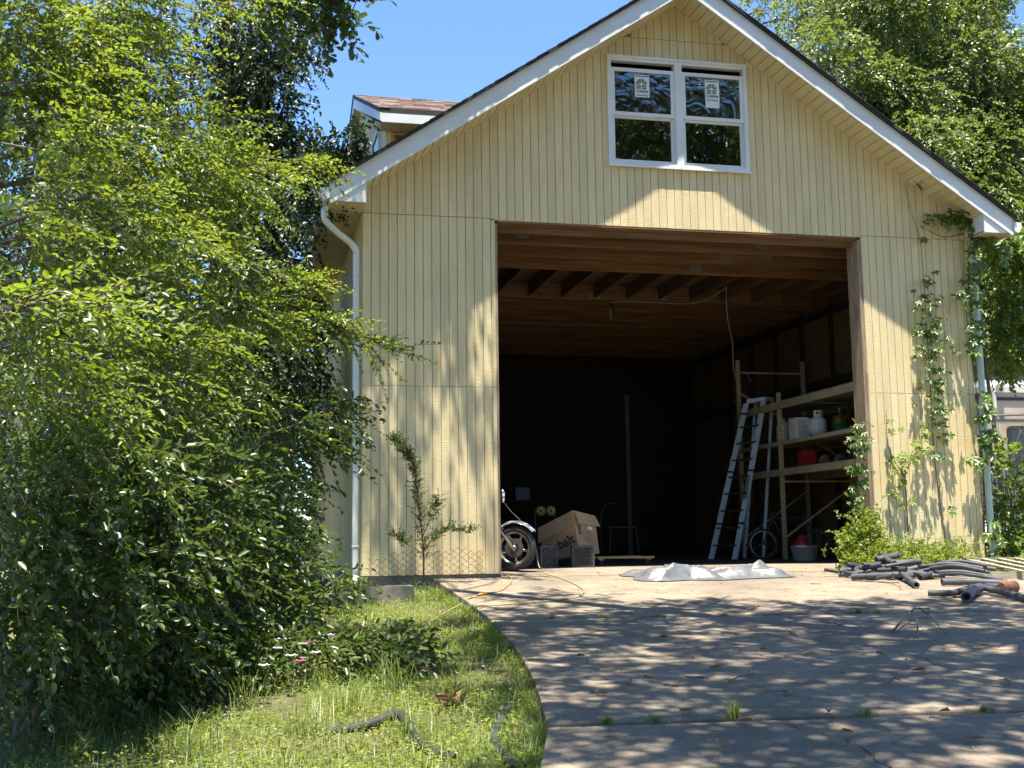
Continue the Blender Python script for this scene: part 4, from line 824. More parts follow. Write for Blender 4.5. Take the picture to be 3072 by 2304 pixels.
# --- cardboard box tilted behind the crates
T, B = Vector((3.37, 1.42, .90)), Vector((3.47, 1.46, .22)); TR, BR = Vector((3.80, 1.72, .82)), Vector((3.88, 1.76, .24)); TL, BL = Vector((2.93, 1.86, .64)), Vector((3.04, 1.90, .12)); TB, BB_ = TL+TR-T, BL+BR-B
bx = thing('cardboard_box', 'open brown cardboard box with folded flaps tilted behind the crates', 'box', (3.4, 1.8, .1))
def panel(q, nm, mt='card', th=.006):
    n_ = (q[1]-q[0]).cross(q[2]-q[0]).normalized(); return MB().prism(q, n_*th).build(nm, mt, bx)
lp = panel([BL, B, T, TL], 'long_side'); panel([B, BR, TR, T], 'short_side'); panel([BR, BB_, TB, TR], 'long_side'); panel([BB_, BL, TL, TB], 'short_side'); panel([BL, BB_, BR, B], 'bottom')
nl = (T-TL).cross(Vector((0, 0, 1))).normalized(); nr = (TR-T).cross(Vector((0, 0, 1))).normalized()
panel([TL+nl*.01, T+nl*.01-(T-TL)*.04, T-(T-TL)*.04+Vector((.02, 0, -.22))+nl*.06, TL+Vector((.02, 0, -.24))+nl*.06], 'flap'); panel([T+nr*.012+(TR-T)*.03, TR+nr*.012, TR+Vector((.04, 0, -.17))+nr*.07, T+(TR-T)*.03+Vector((.03, 0, -.20))+nr*.07], 'flap')
def on_face(me, org, xa, ya, parent, nm):
    xa = xa.normalized(); za = xa.cross(ya).normalized(); ya = za.cross(xa)
    me.transform(Matrix((( xa.x, ya.x, za.x, org.x), (xa.y, ya.y, za.y, org.y), (xa.z, ya.z, za.z, org.z), (0, 0, 0, 1)))); return link(nm, me, parent)
fx_ = (T-TL).normalized(); fn_ = fx_.cross(TL-BL).normalized(); fn_ = fn_ if fn_.y < 0 else -fn_
on_face(text_mesh('Kobalt', .20, 'ink', 'box_lettering', .0005, .004), B+(T-B)*.41-fx_*.32+fn_*.009, fx_, T-B, bx, 'box_lettering')
sx_ = (TR-T).normalized(); sn = sx_.cross(T-B).normalized(); sn = sn if sn.y < 0 else -sn; sy = (T-B).normalized()
pm = MB()
def fq(u0, u1, v0, v1):
    o_ = B+sn*.009; pm.add([o_+sx_*u+sy*v for u, v in ((u0, v0), (u1, v0), (u1, v1), (u0, v1))], [(0, 1, 2, 3)])
for k in range(7): fq(.05, .13, .33+k*.022, .345+k*.022)
for k in range(6): fq(.16, .44-.04*(k % 3), .26+k*.03, .266+k*.03)
fq(.18, .42, .12, .126); fq(.2, .42, .1, .106); pm.build('box_print', 'ink', bx)
MB().add([B+sn*.0095+sx_*u+sy*v for u, v in ((.3, .44), (.42, .44), (.42, .5), (.3, .5))], [(0, 1, 2, 3)]).build('box_label', 'paper', bx)

# --- furniture dolly
dl_ = thing('furniture_dolly', 'low orange plywood dolly on casters behind the crates', 'dolly', (4.25, 2.1, zf(2)))
for y in (1.78, 2.38): MB().bar((3.85, y, zf(2)+.115), (4.75, y-.1, zf(2)+.115), .09, .03).build('deck_board', 'ply', dl_)
for x in (3.9, 4.68): MB().bar((x, 1.70, zf(2)+.088), (x, 2.40, zf(2)+.088), .08, .022).build('cross_board', 'ply', dl_)
for x, y in ((3.92, 1.8), (4.66, 1.74), (3.92, 2.34), (4.66, 2.28)): MB().lathe([(0, -.014), (.035, -.014), (.038, 0), (.035, .014), (0, .014)], (x, y, zf(2)+.038), 14, Matrix.Rotation(math.pi/2, 3, 'X')).build('caster', 'rubber', dl_); 

# --- crumpled tarp
nu, nw = 150, 70; TV = []; random.seed(11)
folds = []
for k in range(26):
    u0, w0 = random.uniform(.03, .97), random.uniform(.12, .95); a = random.choice([random.uniform(-.35, .35), random.uniform(-.5, .5), random.uniform(.8, 2.2)]); L = random.uniform(.15, .5)
    big = math.exp(-((u0-.30)/.18)**2)+.8*math.exp(-((u0-.80)/.16)**2)
    folds.append((u0*2.34, w0*1.05, math.cos(a)*L, math.sin(a)*L*.8, random.uniform(.035, .085), random.uniform(.045, .10)+.12*big*random.random()*(.4+w0*.6)))
def foldz(x, y):
    z = 0
    for fx, fy, dx, dy, wd, h in folds:
        t = max(-1, min(1, ((x-fx)*dx+(y-fy)*dy)/(dx*dx+dy*dy))); d = math.hypot(x-fx-dx*t, y-fy-dy*t)
        v = h*(1-.5*t*t)*max(0, 1-(d/(wd*2.2)))**1.25
        z = max(z, v)+.35*min(z, v)
    return z
for j in range(nw+1):
    for i in range(nu+1):
        u, w = i/nu, j/nw; e = .10*noise.noise(Vector((u*5, w*3, 9)))
        x = 3.62+2.34*u+.14*noise.noise(Vector((w*3, u*2, 4))); y = -1.15+1.05*w*(1-.25*u)+.30*(u-.45)**2*2+e+.10*u
        edge = min(1, min(u, 1-u)*14, min(w, 1-w)*9)
        q = Vector((u*2.34, w*1.05, 0)); wq = q+Vector((noise.noise(q*3.1), noise.noise(q*3.1+Vector((9, 2, 1))), 0))*.07
        z = zf(min(y, 0))+.012+edge*(foldz(wq.x, wq.y)+.02*(noise.noise(q*6)+.5)+.012*abs(noise.noise(q*17)))
        TV.append((x, y, z))
TF = np.array([(j*(nu+1)+i, j*(nu+1)+i+1, (j+1)*(nu+1)+i+1, (j+1)*(nu+1)+i) for j in range(nw) for i in range(nu)])
tag(link('tarp', npmesh('tarp', np.array(TV), TF, ['tarp'], smooth=True)), 'crumpled silver tarp heaped on the concrete at the doorway', 'tarp')

# --- extension cords
def z7(x, y): return (1300+x*.3617)/D_, (1400+y*.3617)/D_
def cordpath(pts, lift=.009):
    o_ = []
    for p in pts: q = og(*z7(*p), 0, gl_); o_.append((q.x, q.y, q.z+lift+(.04 if q.x < ex(q.y) else 0)))
    return smoothpath(o_, 8)
cr = thing('extension_cord', 'pale yellow cord looping out of the doorway onto the grass', 'cord', og(*z7(905, 850)))
p0 = [(2.66, .93, .33), (2.67, .86, .12), (2.68, .78, .04)]
MB().tube(smoothpath(p0, 6)+cordpath([(905, 850), (930, 890), (1010, 915), (1130, 960), (1215, 1005), (1248, 1045), (1180, 1090), (900, 1125), (650, 1145), (450, 1160), (370, 1190), (320, 1240), (230, 1310), (120, 1390), (40, 1440)]), .0085, 6).build('cable', 'cord', cr, smooth=True)
cr2 = thing('extension_cord', 'second yellow cord with orange plug along the slab corner', 'cord', og(*z7(640, 930)))
MB().tube(cordpath([(612, 905), (650, 950), (590, 1015), (520, 1045), (450, 1055), (370, 1075), (290, 1100), (240, 1140), (130, 1230), (0, 1310), (-90, 1370)]), .0085, 6).build('cable', 'cord', cr2, smooth=True)
MB().tube(cordpath([(440, 1088), (380, 1092), (330, 1090), (300, 1098)]), .010, 6).build('cable_end', 'cord', cr2, smooth=True)
q = cordpath([(440, 1066), (400, 1070), (372, 1078)], .016); MB().tube([q[0], q[len(q)//2], q[-1]], [.014, .022, .014], 8).build('plug', 'orangeplug', cr2, smooth=True)

# --- foam pipe pile
def pipe(pts, r, label, group=None, mat='foam'):
    p = smoothpath(pts, 5); t = thing('foam_pipe', label, 'pipe', (p[0][0], p[0][1], p[0][2]-r), group); n_ = 10; k = len(p); rr = [r*(1+.06*math.sin(i*2.3+p[0][0]*9)) for i in range(k)]
    m = MB(); m.tube(p, rr, n_, cap=False)
    d0 = Vector(p[0]-p[1]).normalized(); d1 = Vector(p[-1]-p[-2]).normalized()
    for e, d in ((0, d0), (k-1, d1)):
        a = len(m.v); base = [Vector(v) for v in m.v[e*n_:(e+1)*n_]]; c = sum(base, Vector())/n_
        inn = [c+(v-c)*.62 for v in base]; deep = [v-d*r*1.4 for v in inn]
        m.add(base+inn+deep, [(i, (i+1) % n_, n_+(i+1) % n_, n_+i) for i in range(n_)]+[(n_+i, n_+(i+1) % n_, 2*n_+(i+1) % n_, 2*n_+i) for i in range(n_)]+[tuple(range(2*n_, 3*n_))], 0)
    o = m.build('tube', mat, t, smooth=True)
    for e, d in ((0, d0), (k-1, d1)):
        c = Vector(p[e])-d*r*1.2; MB().lathe([(0, 0), (r*.6, 0)], c, 10, d.to_track_quat('Z', 'Y').to_matrix()).build('bore', 'hole', t)
    return t
def gp(x, y, z): v = og(x, y); return (v.x, v.y, v.z+z)
random.seed(21)
hc0 = og(1918, 1250)
for k in range(34):
    th = random.uniform(0, 6.283); rr_ = random.random()**.6; L = random.uniform(.26, .62); a = random.uniform(-1.9, .5) if k % 3 else random.uniform(-.6, .3)
    c = hc0+Vector((math.cos(th)*rr_*.66, math.sin(th)*rr_*.62, 0)); hgt = (.30*(1-rr_)*random.random()) if k > 8 else .02
    tl = random.uniform(-.25, .25); d = Vector((math.cos(a), math.sin(a), tl))*L/2; bow = Vector((-d.y, d.x, random.uniform(0, .5))).normalized()*random.uniform(-.09, .09)
    pts = []
    for q in (-1, -.35, .35, 1): v = c+d*q+bow*(1-q*q); v.z = max(zf(v.y)+.045+hgt+d.z*q, zf(v.y)+.04); pts.append(tuple(v))
    pipe(pts, random.choice([.026, .032, .038, .044]), 'short length of grey foam pipe tangled in the heap by the weeds', 'foam pipes in the heap')
for k in range(9):
    x = random.uniform(2040, 2085); y = random.uniform(1240, 1256); c = og(x, y); L = random.uniform(.7, 1.1); a = random.uniform(-.95, -.6); d = Vector((math.cos(a), math.sin(a), 0))*L/2
    pipe([tuple(c+d*q+Vector((0, 0, zf((c+d*q).y)-c.z+.045+.05*(k % 3)+.05*(1-q*q)))) for q in (-1, 0, 1)], .029, 'curved grey foam pipe in the row beside the pallet', 'foam pipes beside the pallet')
pipe([gp(1862, 1222, .16), gp(1900, 1226, .17), gp(1950, 1236, .16), gp(2004, 1245, .12)], .038, 'long dark foam pipe lying across the top of the heap')
pipe([gp(2035, 1266, .055), gp(2100, 1266, .055), gp(2178, 1268, .045)], .045, 'straight open ended grey foam pipe before the pallet')
pipe([gp(2006, 1290, .05), gp(2060, 1292, .06), gp(2110, 1282, .08), gp(2178, 1280, .07)], .038, 'twisted foam pipe with frayed end on the sunlit concrete')
pipe([gp(2088, 1304, .07), gp(2100, 1292, .08), gp(2118, 1284, .08)], .06, 'fat black foam elbow with its mouth open on the drive')
pipe([gp(2120, 1284, .09), gp(2165, 1290, .06), gp(2215, 1302, .05), gp(2260, 1318, .05)], .04, 'black foam pipe trailing to the edge of the drive')
pipe([gp(1905, 1236, .11), gp(1940, 1250, .10), gp(1965, 1262, .06), gp(1980, 1272, .045)], .04, 'pale grey foam pipe sloping down the front of the heap')
# pipes lying in the lawn
def lp_(x, y, z): v = og(x, y, 0, gl_); return (v.x, v.y, v.z+z)
pipe([lp_(700, 1586, .0), lp_(790, 1578, .03), lp_(862, 1568, .07), lp_(892, 1600, .035), lp_(930, 1628, .02), lp_(985, 1648, .02)], .034, 'bent black pipe half hidden in the lawn grass', mat='rubber')
pipe([lp_(1108, 1526, .02), lp_(1080, 1572, .03), lp_(1070, 1612, .02), lp_(1090, 1645, .02), lp_(1130, 1668, .02)], .03, 'curved grey hose in the grass along the driveway edge')

# --- slatted pallet, clay log
pl = thing('slatted_pallet', 'weathered grey slatted pallet lying in the weeds by the corner', 'pallet', og(2150, 1245))
def gq(x, y, z): return Vector((x, y, zf(y)-.02+z))
MB().bar(gq(8.95, -.45, .16), gq(12., -.55, .16), .04, .09).build('rail', 'greywood', pl); MB().bar(gq(8.35, -1.75, .07), gq(11.4, -2.1, .07), .04, .10).build('rail', 'greywood', pl)
for k in range(11): MB().bar(gq(8.85+k*.27, -.42, .19), gq(8.75+k*.27, -1.95, .135), .075, .02).build('slat', 'greywood', pl)
cl_ = og(2178, 1282); tag(MB().lathe([(0, -.13), (.06, -.13), (.075, -.08), (.07, .06), (.08, .12), (.0, .13)], (cl_.x, cl_.y, cl_.z+.075), 18, Matrix.Rotation(1.9, 3, 'Z') @ Matrix.Rotation(math.pi/2, 3, 'X')).build('clay_pipe', 'terracotta', None, smooth=False), 'rough red clay pipe section beside the foam pipes', 'pipe')

# --- concrete planter and chain link at the left siding
pt = thing('concrete_planter', 'low mossy concrete trough below the left siding', 'planter', (.1, -1.3, -.3))
tr_ = MB(); x0, x1, y0, y1, zb, zt_ = -.34, .50, -1.52, -1.12, -.36, -.09
for q in ((x0, x1, y0, y0+.05), (x0, x1, y1-.05, y1), (x0, x0+.05, y0+.05, y1-.05), (x1-.05, x1, y0+.05, y1-.05)): tr_.box(*q, zb, zt_)
tr_.build('trough', 'block', pt); MB().box(x0+.05, x1-.05, y0+.05, y1-.05, zb, zt_-.05).build('soil_fill', 'soil', pt)
cm = thing('chain_link_panel', 'rusty scrap of chain link leaning on the left siding', 'fence', (.85, -.25, -.15)); ch = MB(); W_ = .058
for k in range(27):
    x = .10+k*W_; hi = .27 if x < .36 else .36+.02*math.sin(k*.7); pts = []; z = -.13; i = 0
    while z < hi: pts.append((x+(W_/2 if (i+k) % 2 else -W_/2)*.98, -.22+.1*(z+.13)*.5+(.004 if i % 2 else -.004), z)); z += .045; i += 1
    ch.tube(pts, .0042, 4, cap=False)
ch.build('wire_mesh', 'rustwire', cm)

# --- step ladder
ld = thing('step_ladder', 'tall pale blue fibreglass step ladder before the storage rack', 'ladder', og(1600, 1206))
f0, f1 = at(1536, 1204, 4.0), at(1587, 1207, 3.55); t0, t1 = at(1612, 872, 4.25), at(1650, 866, 3.95)
f0[2] = zf(4); f1[2] = zf(3.55)
b0, b1 = at(1609, 1200, 4.35), at(1649, 1205, 3.95); b0[2] = zf(4.3); b1[2] = zf(3.9); r0, r1 = at(1632, 872, 4.4), at(1668, 866, 4.05)
fwd = Vector(f1-f0).cross(Vector((0, 0, 1))).normalized()
for a, b in ((f0, t0), (f1, t1)):
    rl = MB().bar(a, b, .105, .03, up=fwd).build('front_rail', 'ladder', ld)
    for q in (.22, .55, .93):
        c = Vector(a)+(Vector(b)-Vector(a))*q; dd = (Vector(b)-Vector(a)).normalized(); MB().bar(c-dd*.02, c+dd*.02, .11, .036, up=fwd).build('rail_band', 'ladderdark', ld)
for a, b in ((b0, r0), (b1, r1)): MB().bar(a, b, .05, .028, up=fwd).build('rear_rail', 'ladder', ld)
for k in range(8):
    q = .085+k*.108; a = Vector(f0)+Vector(t0-f0)*q; b = Vector(f1)+Vector(t1-f1)*q; MB().bar(a, b, .085, .03).build('step', 'ladderdark', ld)
    if k % 2 == 0: MB().bar(Vector(b0)+Vector(r0-b0)*q, Vector(b1)+Vector(r1-b1)*q, .03, .02).build('rear_brace', 'ladderdark', ld)
MB().prism([Vector(t0)+Vector((-.02, -.06, 0)), Vector(t1)+Vector((0, -.06, 0)), Vector(r1)+Vector((.04, .02, 0)), Vector(r0)+Vector((0, .05, 0))], (0, 0, .07)).build('top_cap', 'ladder', ld)
dd = (Vector(f1)-Vector(t1)).normalized(); ce = Vector(t1)+(Vector(f1)-Vector(t1))*.56+fwd*.0; me = text_mesh('DANGER', .10, 'ink', 'rail_lettering', .0004, .002)
vw = (Vector(CAM)-ce).normalized(); vn = (vw-dd*vw.dot(dd)).normalized()
on_face(me, ce+(fwd if fwd.dot(vw) > 0 else -fwd)*.0435, dd, -dd.cross(fwd if fwd.dot(vw) > 0 else -fwd), ld, 'rail_lettering')

# --- pallet rack along the right wall
rk = thing('storage_rack', 'beige perforated steel pallet rack along the right wall', 'rack', (8.4, 2.4, .05))
def post(x, y, h):
    p = MB().box(x-.035, x+.035, y-.03, y+.03, zf(y), zf(y)+h).build('upright', 'rackbeige', rk); hl = MB(); z = zf(y)+.06
    while z < h: hl.box(x-.010, x+.010, y-.0325, y-.0305, z, z+.022); z += .075
    hl.build('slot_row', 'hole', rk)
for x in (7.7, 9.05):
    post(x, .32, 3.0); post(x, 3.2, 2.93 if x < 8 else 2.9); post(x, 4.95, 3.75)
for z, h in ((2.70, .13), (1.52, .11), (2.06, .06)):
    for y0, y1 in ((.36, 3.16), (3.24, 4.9)):
        for x in (7.69, 9.06): MB().bar((x, y0, z+h/2), (x, y1, z+h/2), .045, h).build('beam', 'rackbeige', rk)
        for k in range(int((y1-y0)/.28)): MB().box(7.715, 9.035, y0+.03+k*.28, y0+.28+k*.28, z+h+.001, z+h+.016).build('shelf_board', 'greywood' if z > 2 else 'ply', rk)
for y in (.32, 3.2, 4.95):
    MB().bar((7.735, y, 1.42 if y < 4 else 3.6), (9.015, y, 1.42 if y < 4 else 3.6), .03, .03).build('brace', 'rackbeige', rk)
    MB().bar((7.735, y+.005, 2.5 if y < 4 else 3.2), (9.015, y+.005, 1.75 if y < 4 else 2.5), .03, .03).build('brace', 'rackbeige', rk); MB().bar((7.735, y+.005, .45), (9.015, y+.005, 1.3), .03, .03).build('brace', 'rackbeige', rk)
S2 = 2.138
pp_ = thing('propane_tank', 'white propane cylinder with handle collar on the rack shelf', 'gas cylinder', (8.05, 2.45, S2))
MB().lathe([(0, .03), (.10, .035), (.145, .08), (.152, .12), (.152, .26), (.14, .31), (.10, .34), (0, .35)], (8.05, 2.45, S2), 24).build('cylinder', 'white', pp_, smooth=True); MB().lathe([(.10, 0), (.105, 0), (.105, .06), (.10, .06)], (8.05, 2.45, S2), 20).build('foot_ring', 'white', pp_)
co = MB(); 
for i in range(10):
    a0, a1 = math.radians(200+i*14), math.radians(200+(i+1)*14); hole = i in (2, 3, 6, 7)
    for z0, z1 in (((.33, .39), (.435, .46)) if hole else ((.33, .46),)): co.add([(8.05+.085*math.cos(a), 2.45+.085*math.sin(a), S2+z) for a, z in ((a0, z0), (a1, z0), (a1, z1), (a0, z1))], [(0, 1, 2, 3)])
o = co.build('collar', 'white', pp_); o.modifiers.new('t', 'SOLIDIFY').thickness = .005
gt_ = thing('gas_cylinder', 'green gas cylinder with yellow shoulder beside the propane tank', 'gas cylinder', (8.5, 2.5, S2))
MB().lathe([(0, 0), (.14, .005), (.145, .03), (.145, .27), (0, .27)], (8.5, 2.5, S2), 22).build('cylinder', 'green', gt_, smooth=True); MB().lathe([(.146, .25), (.146, .30), (.12, .37), (.04, .40), (.03, .45), (0, .45)], (8.5, 2.5, S2), 22).build('shoulder', 'yellow', gt_, smooth=True); MB().lathe([(0, .45), (.02, .45), (.02, .50), (.045, .50), (.045, .52), (0, .52)], (8.5, 2.5, S2), 12).build('valve', 'steel', gt_)
ht = thing('heater', 'white box heater with rusty grille on the rack', 'heater', (7.76, 2.75, S2)); x0, x1, y0, y1 = 7.60+.13, 8.0-.02, 2.62, 2.9
MB().box(x0, x1, y0, y1, S2, S2+.36).build('case', 'white', ht)
for k in range(13): MB().bar((x0+.02, y0-.006, S2+.05+k*.022), (x1-.05, y0-.006, S2+.05+k*.022), .006, .006).build('grille_bar', 'rust', ht)
jg = thing('plastic_jug', 'white plastic jug left of the perforated upright', 'jug', (7.95, 3.6, S2)); MB().lathe([(0, 0), (.10, 0), (.115, .03), (.115, .28), (.09, .36), (.035, .40), (.035, .44), (0, .44)], (7.95, 3.6, S2), 18).build('body', 'white', jg, smooth=True); MB().tube([(7.86, 3.5, S2+.34), (7.84, 3.48, S2+.40), (7.92, 3.56, S2+.42)], .012, 6).build('handle', 'white', jg)
S1 = 1.648
gc = thing('gas_can', 'red plastic fuel can on the lower rack shelf', 'fuel can', (7.82, 2.55, S1)); MB().prism([(7.74, 2.45, S1), (8.0, 2.45, S1), (8.0, 2.45, S1+.20), (7.95, 2.45, S1+.26), (7.78, 2.45, S1+.27), (7.74, 2.45, S1+.24)], (0, .17, 0)).build('body', 'red', gc); MB().bar((7.80, 2.535, S1+.295), (7.94, 2.535, S1+.29), .03, .025).build('handle', 'red', gc); MB().tube([(7.97, 2.53, S1+.23), (7.98, 2.53, S1+.30)], .02, 8).build('spout', 'ink', gc)
bk = thing('bucket', 'dark blue bucket with pale rim on the lower rack shelf', 'bucket', (8.15, 1.25, S1)); MB().lathe([(0, .004), (.115, 0), (.148, .36), (.155, .36), (.155, .40), (.143, .40), (.11, .012), (0, .012)], (8.15, 1.25, S1), 24).build('pail', 'blue', bk, smooth=True); MB().lathe([(.152, .335), (.160, .335), (.160, .40), (.150, .402)], (8.15, 1.25, S1), 24).build('rim', 'white', bk); MB().tube(smoothpath([(8.0, 1.2, S1+.33), (8.02, 1.08, S1+.2), (8.12, 1.06, S1+.08), (8.25, 1.1, S1+.2), (8.3, 1.22, S1+.33)], 5), .004, 5).build('bail', 'steel', bk)
for k, (x, y, lab, mt) in enumerate(((7.95, 2.05, 'faded pink rag bundle on the lower rack shelf', 'terracotta'), (8.1, 1.8, 'grey cloth heap between the fuel can and the bucket', 'steel'))):
    m = MB(); m.lathe([(0, 0), (.09, .0), (.11, .05), (.08, .12), (.03, .16), (0, .17)], (x, y, S1), 14); o = m.build('rag_bundle', mt, None, smooth=False); tag(o, lab, 'rag')
    for v in o.data.vertices: v.co += Vector((noise.noise(v.co*18+Vector((k, 0, 0))), noise.noise(v.co*18+Vector((0, 7, k))), 0))*.05
pot = thing('aluminium_pot', 'big dull aluminium pot on the floor at the doorway', 'pot', (7.48, 2.0, zf(2))); MB().lathe([(0, .006), (.16, .0), (.185, .02), (.22, .235), (.235, .24), (.235, .25), (.21, .25), (.178, .03), (0, .02)], (7.48, 2.0, zf(2)), 32).build('bowl', 'alu', pot, smooth=True); MB().lathe([(.222, .236), (.24, .24), (.24, .252), (.22, .25)], (7.48, 2.0, zf(2)), 32).build('rim', 'alu', pot)
tag(MB().lathe([(.17, 0), (.172, .015), (.11, .085), (.06, .13), (.05, .17), (.0, .175)], (7.45, 2.02, zf(2)+.252), 20).build('red_funnel', 'red', None, smooth=True), 'red plastic funnel upturned on the aluminium pot', 'funnel')
bi = thing('bicycle', 'small dark bicycle leaning under the storage rack', 'bicycle', (7.9, 3.6, zf(3.6)))
ws = [Vector((7.45, 3.55, .33)), Vector((8.4, 3.35, .33))]
for c in ws:
    mt = Matrix((Vector((.97, -.2, 0)), zv, Vector((.2, .97, 0)))).transposed(); a_ = [c+mt@Vector((.25*math.cos(q), .25*math.sin(q), 0)) for q in np.linspace(0, 2*math.pi, 33)]
    MB().tube(a_, .022, 8, cap=False).build('tyre', 'rubber', bi, smooth=True); MB().tube([c+(p-c)*.9 for p in a_], .009, 6, cap=False).build('rim', 'steel', bi)
    sp = MB(); 
    for i in range(0, 32, 2): sp.tube([c, c+(a_[i]-c)*.9], .0015, 3, cap=False)
    sp.build('spoke_set', 'steel', bi)
sa = Vector((7.62, 3.51, .78)); hd = Vector((8.22, 3.39, .80)); bbk = Vector((7.86, 3.46, .34)); fr = MB()
for a, b in ((sa, bbk), (sa, hd), (bbk, hd), (ws[0], bbk), (ws[0], sa), (hd, ws[1])): fr.tube([a, b], .014, 6)
fr.build('frame', 'ladderdark', bi); MB().lathe([(0, -.02), (.06, -.02), (.08, .01), (.05, .03), (0, .03)], sa+Vector((0, 0, .08)), 12).build('saddle', 'rubber', bi); MB().tube([hd+Vector((-.05, -.25, .14)), hd+Vector((0, 0, .1)), hd+Vector((-.05, .25, .14))], .01, 6).build('handlebar', 'steel', bi)
tag(MB().box(9.0, 9.1, 1.2, 1.5, .1, .12).build('wheelbarrow_tray', 'terracotta', None), 'rust red scrap tray under the rack by the wall', 'tray')
# cable and lamp holder below the loft
hc = thing('hanging_cable', 'white cable strung from the ceiling beams down to the rack', 'cable', at(1592, 830, 4.3))
MB().tube(smoothpath([at(1320, 690, 4.40), at(1318, 660, 4.40), at(1332, 652, 4.40), at(1400, 653, 4.40), at(1500, 655, 4.38), at(1560, 628, 4.0), at(1568, 620, 3.9), at(1569, 650, 4.0), at(1572, 690, 4.1), at(1582, 740, 4.2), at(1584, 790, 4.3), at(1594, 832, 4.4)], 5), .007, 5).build('wire', 'wire', hc, smooth=True)
c = at(1322, 661, 4.39); MB().lathe([(0, -.06), (.035, -.055), (.05, 0), (.04, .05), (0, .06)], c, 14).build('lamp_holder', 'ink', hc, smooth=True)
MB().tube(smoothpath([at(1606, 802, 4.9), at(1614, 806, 4.9), at(1618, 818, 4.9), at(1622, 824, 4.9), at(1626, 818, 4.9)], 4), .008, 5).build('hook', 'steel', hc)
# dim things deeper inside
lc = thing('lift_column', 'grey steel post standing deep inside the garage', 'post', (6.1, 7, .1)); MB().box(6.06, 6.16, 6.95, 7.07, .12, 3.4).build('column', 'ladderdark', lc); MB().box(5.95, 6.29, 6.85, 7.17, .1, .125).build('base_plate', 'steel', lc)
ch_ = thing('tube_chair', 'tubular metal chair frame in the dark interior', 'chair', at(1338, 1185, 5.2))
for s in (-.28, .28):
    c = Vector(at(1338, 1130, 5.2)); MB().tube(smoothpath([c+Vector((s, .25, -.55)), c+Vector((s*1.1, .2, 0)), c+Vector((s*.8, .15, .35)), c+Vector((s*.2, .12, .36))], 5), .014, 6).build('back_tube', 'ladderdark', ch_); MB().tube(smoothpath([c+Vector((s, -.25, -.55)), c+Vector((s*.9, -.2, -.1)), c+Vector((s, .2, -.05))], 5), .014, 6).build('leg', 'ladderdark', ch_)
MB().box(c.x-.28, c.x+.28, c.y-.2, c.y+.2, c.z-.1, c.z-.06).build('seat', 'ink', ch_)
hk = thing('hand_truck', 'upturned hand truck with two yellow wheels behind the box', 'hand truck', (3.2, 2.55, zf(2.5)))
for x in (3.13, 3.30): MB().lathe([(.02, -.02), (.07, -.025), (.085, 0), (.07, .025), (.02, .02)], (x, 2.5, .92), 18, Matrix.Rotation(math.pi/2, 3, 'X')).build('wheel', 'yellow', hk, smooth=True); 
for x in (3.05, 3.38): MB().tube([(x, 2.55, zf(2.5)), (x, 2.55, .95)], .014, 6).build('frame_tube', 'ladderdark', hk)
MB().tube([(3.05, 2.52, .92), (3.38, 2.52, .92)], .01, 6).build('axle', 'steel', hk)
sh = thing('wall_shelving', 'dark wooden shelving in the far left of the garage', 'shelving', (3.3, 9.5, .1))
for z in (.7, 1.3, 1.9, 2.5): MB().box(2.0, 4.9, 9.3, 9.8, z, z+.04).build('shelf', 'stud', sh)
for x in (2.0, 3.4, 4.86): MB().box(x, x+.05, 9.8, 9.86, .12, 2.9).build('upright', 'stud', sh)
for k, x in enumerate((2.3, 2.8, 3.7, 4.3)): tag(MB().box(x, x+.32, 9.4, 9.7, 1.342, 1.342+.22+.05*(k % 2)).build('storage_bin', 'blue' if k % 2 else 'card', None), ('cardboard carton', 'blue bin', 'taller cardboard carton', 'end blue bin')[k]+' on the dim shelving at the back', 'bin')

# --- sticks and dead leaves on the drive
br = thing('fallen_branch', 'forked dead branch lying on the shaded concrete', 'branch', og(1960, 1352))
def gs(x, y, z=.012): v = og(x, y); return (v.x, v.y, v.z+z)
MB().tube([gs(1930, 1366), gs(1950, 1352, .06), gs(1975, 1337, .1), gs(2010, 1325, .05)], [.012, .011, .009, .006], 6).build('stem', 'twig', br); MB().tube([gs(1988, 1332, .09), gs(2012, 1345, .05), gs(2046, 1376)], [.008, .006, .003], 5).build('side_shoot', 'twig', br); MB().tube([gs(1972, 1386), gs(1984, 1378, .03), gs(1982, 1352, .08), gs(2004, 1346, .05)], [.004, .006, .006, .003], 5).build('side_shoot', 'twig', br)
for a in ([(1770, 1340), (1795, 1348), (1815, 1352), (1828, 1342)], [(1575, 1474), (1600, 1466), (1628, 1458)], [(2085, 1390), (2120, 1396), (2160, 1400)], [(1480, 1464), (1520, 1470)], [(1606, 1325), (1626, 1318), (1640, 1310)], [(1560, 1293), (1580, 1290)], [(1750, 1262), (1775, 1265)], [(1920, 1478), (1932, 1470), (1945, 1472)]):
    tag(MB().tube([gs(x, y, .008+.012*(i % 2)) for i, (x, y) in enumerate(a)], .005, 5).build('twig', 'twig', None), 'small bare twig dropped on the concrete', 'twig', 'twigs on the drive')
n_ = 900; X = rng.uniform(.9, 8.6, n_); Y = rng.uniform(-10.6, .7, n_); Z = np.array([zf(q) for q in Y])-.010*(Y < -4.6)-.010*(Y < -9.6)+.003; a = rng.uniform(0, 6.28, n_)
V, F = leaf_geo(np.stack([X, Y, Z], 1), np.stack([np.cos(a), np.sin(a), rng.uniform(0, .35, n_)], 1), np.array([0, 0, 1.])+rng.normal(0, .3, (n_, 3)), rng.gamma(2., .009, n_)+.006, rng.gamma(2., .005, n_)+.004, shape=1)
tag(link('litter', npmesh('litter', V, F, ['deadleaf'], None, np.zeros(len(V))), shift=False), 'scattered crumbs of leaf litter on the concrete drive', 'litter', kind='stuff')
random.seed(4)
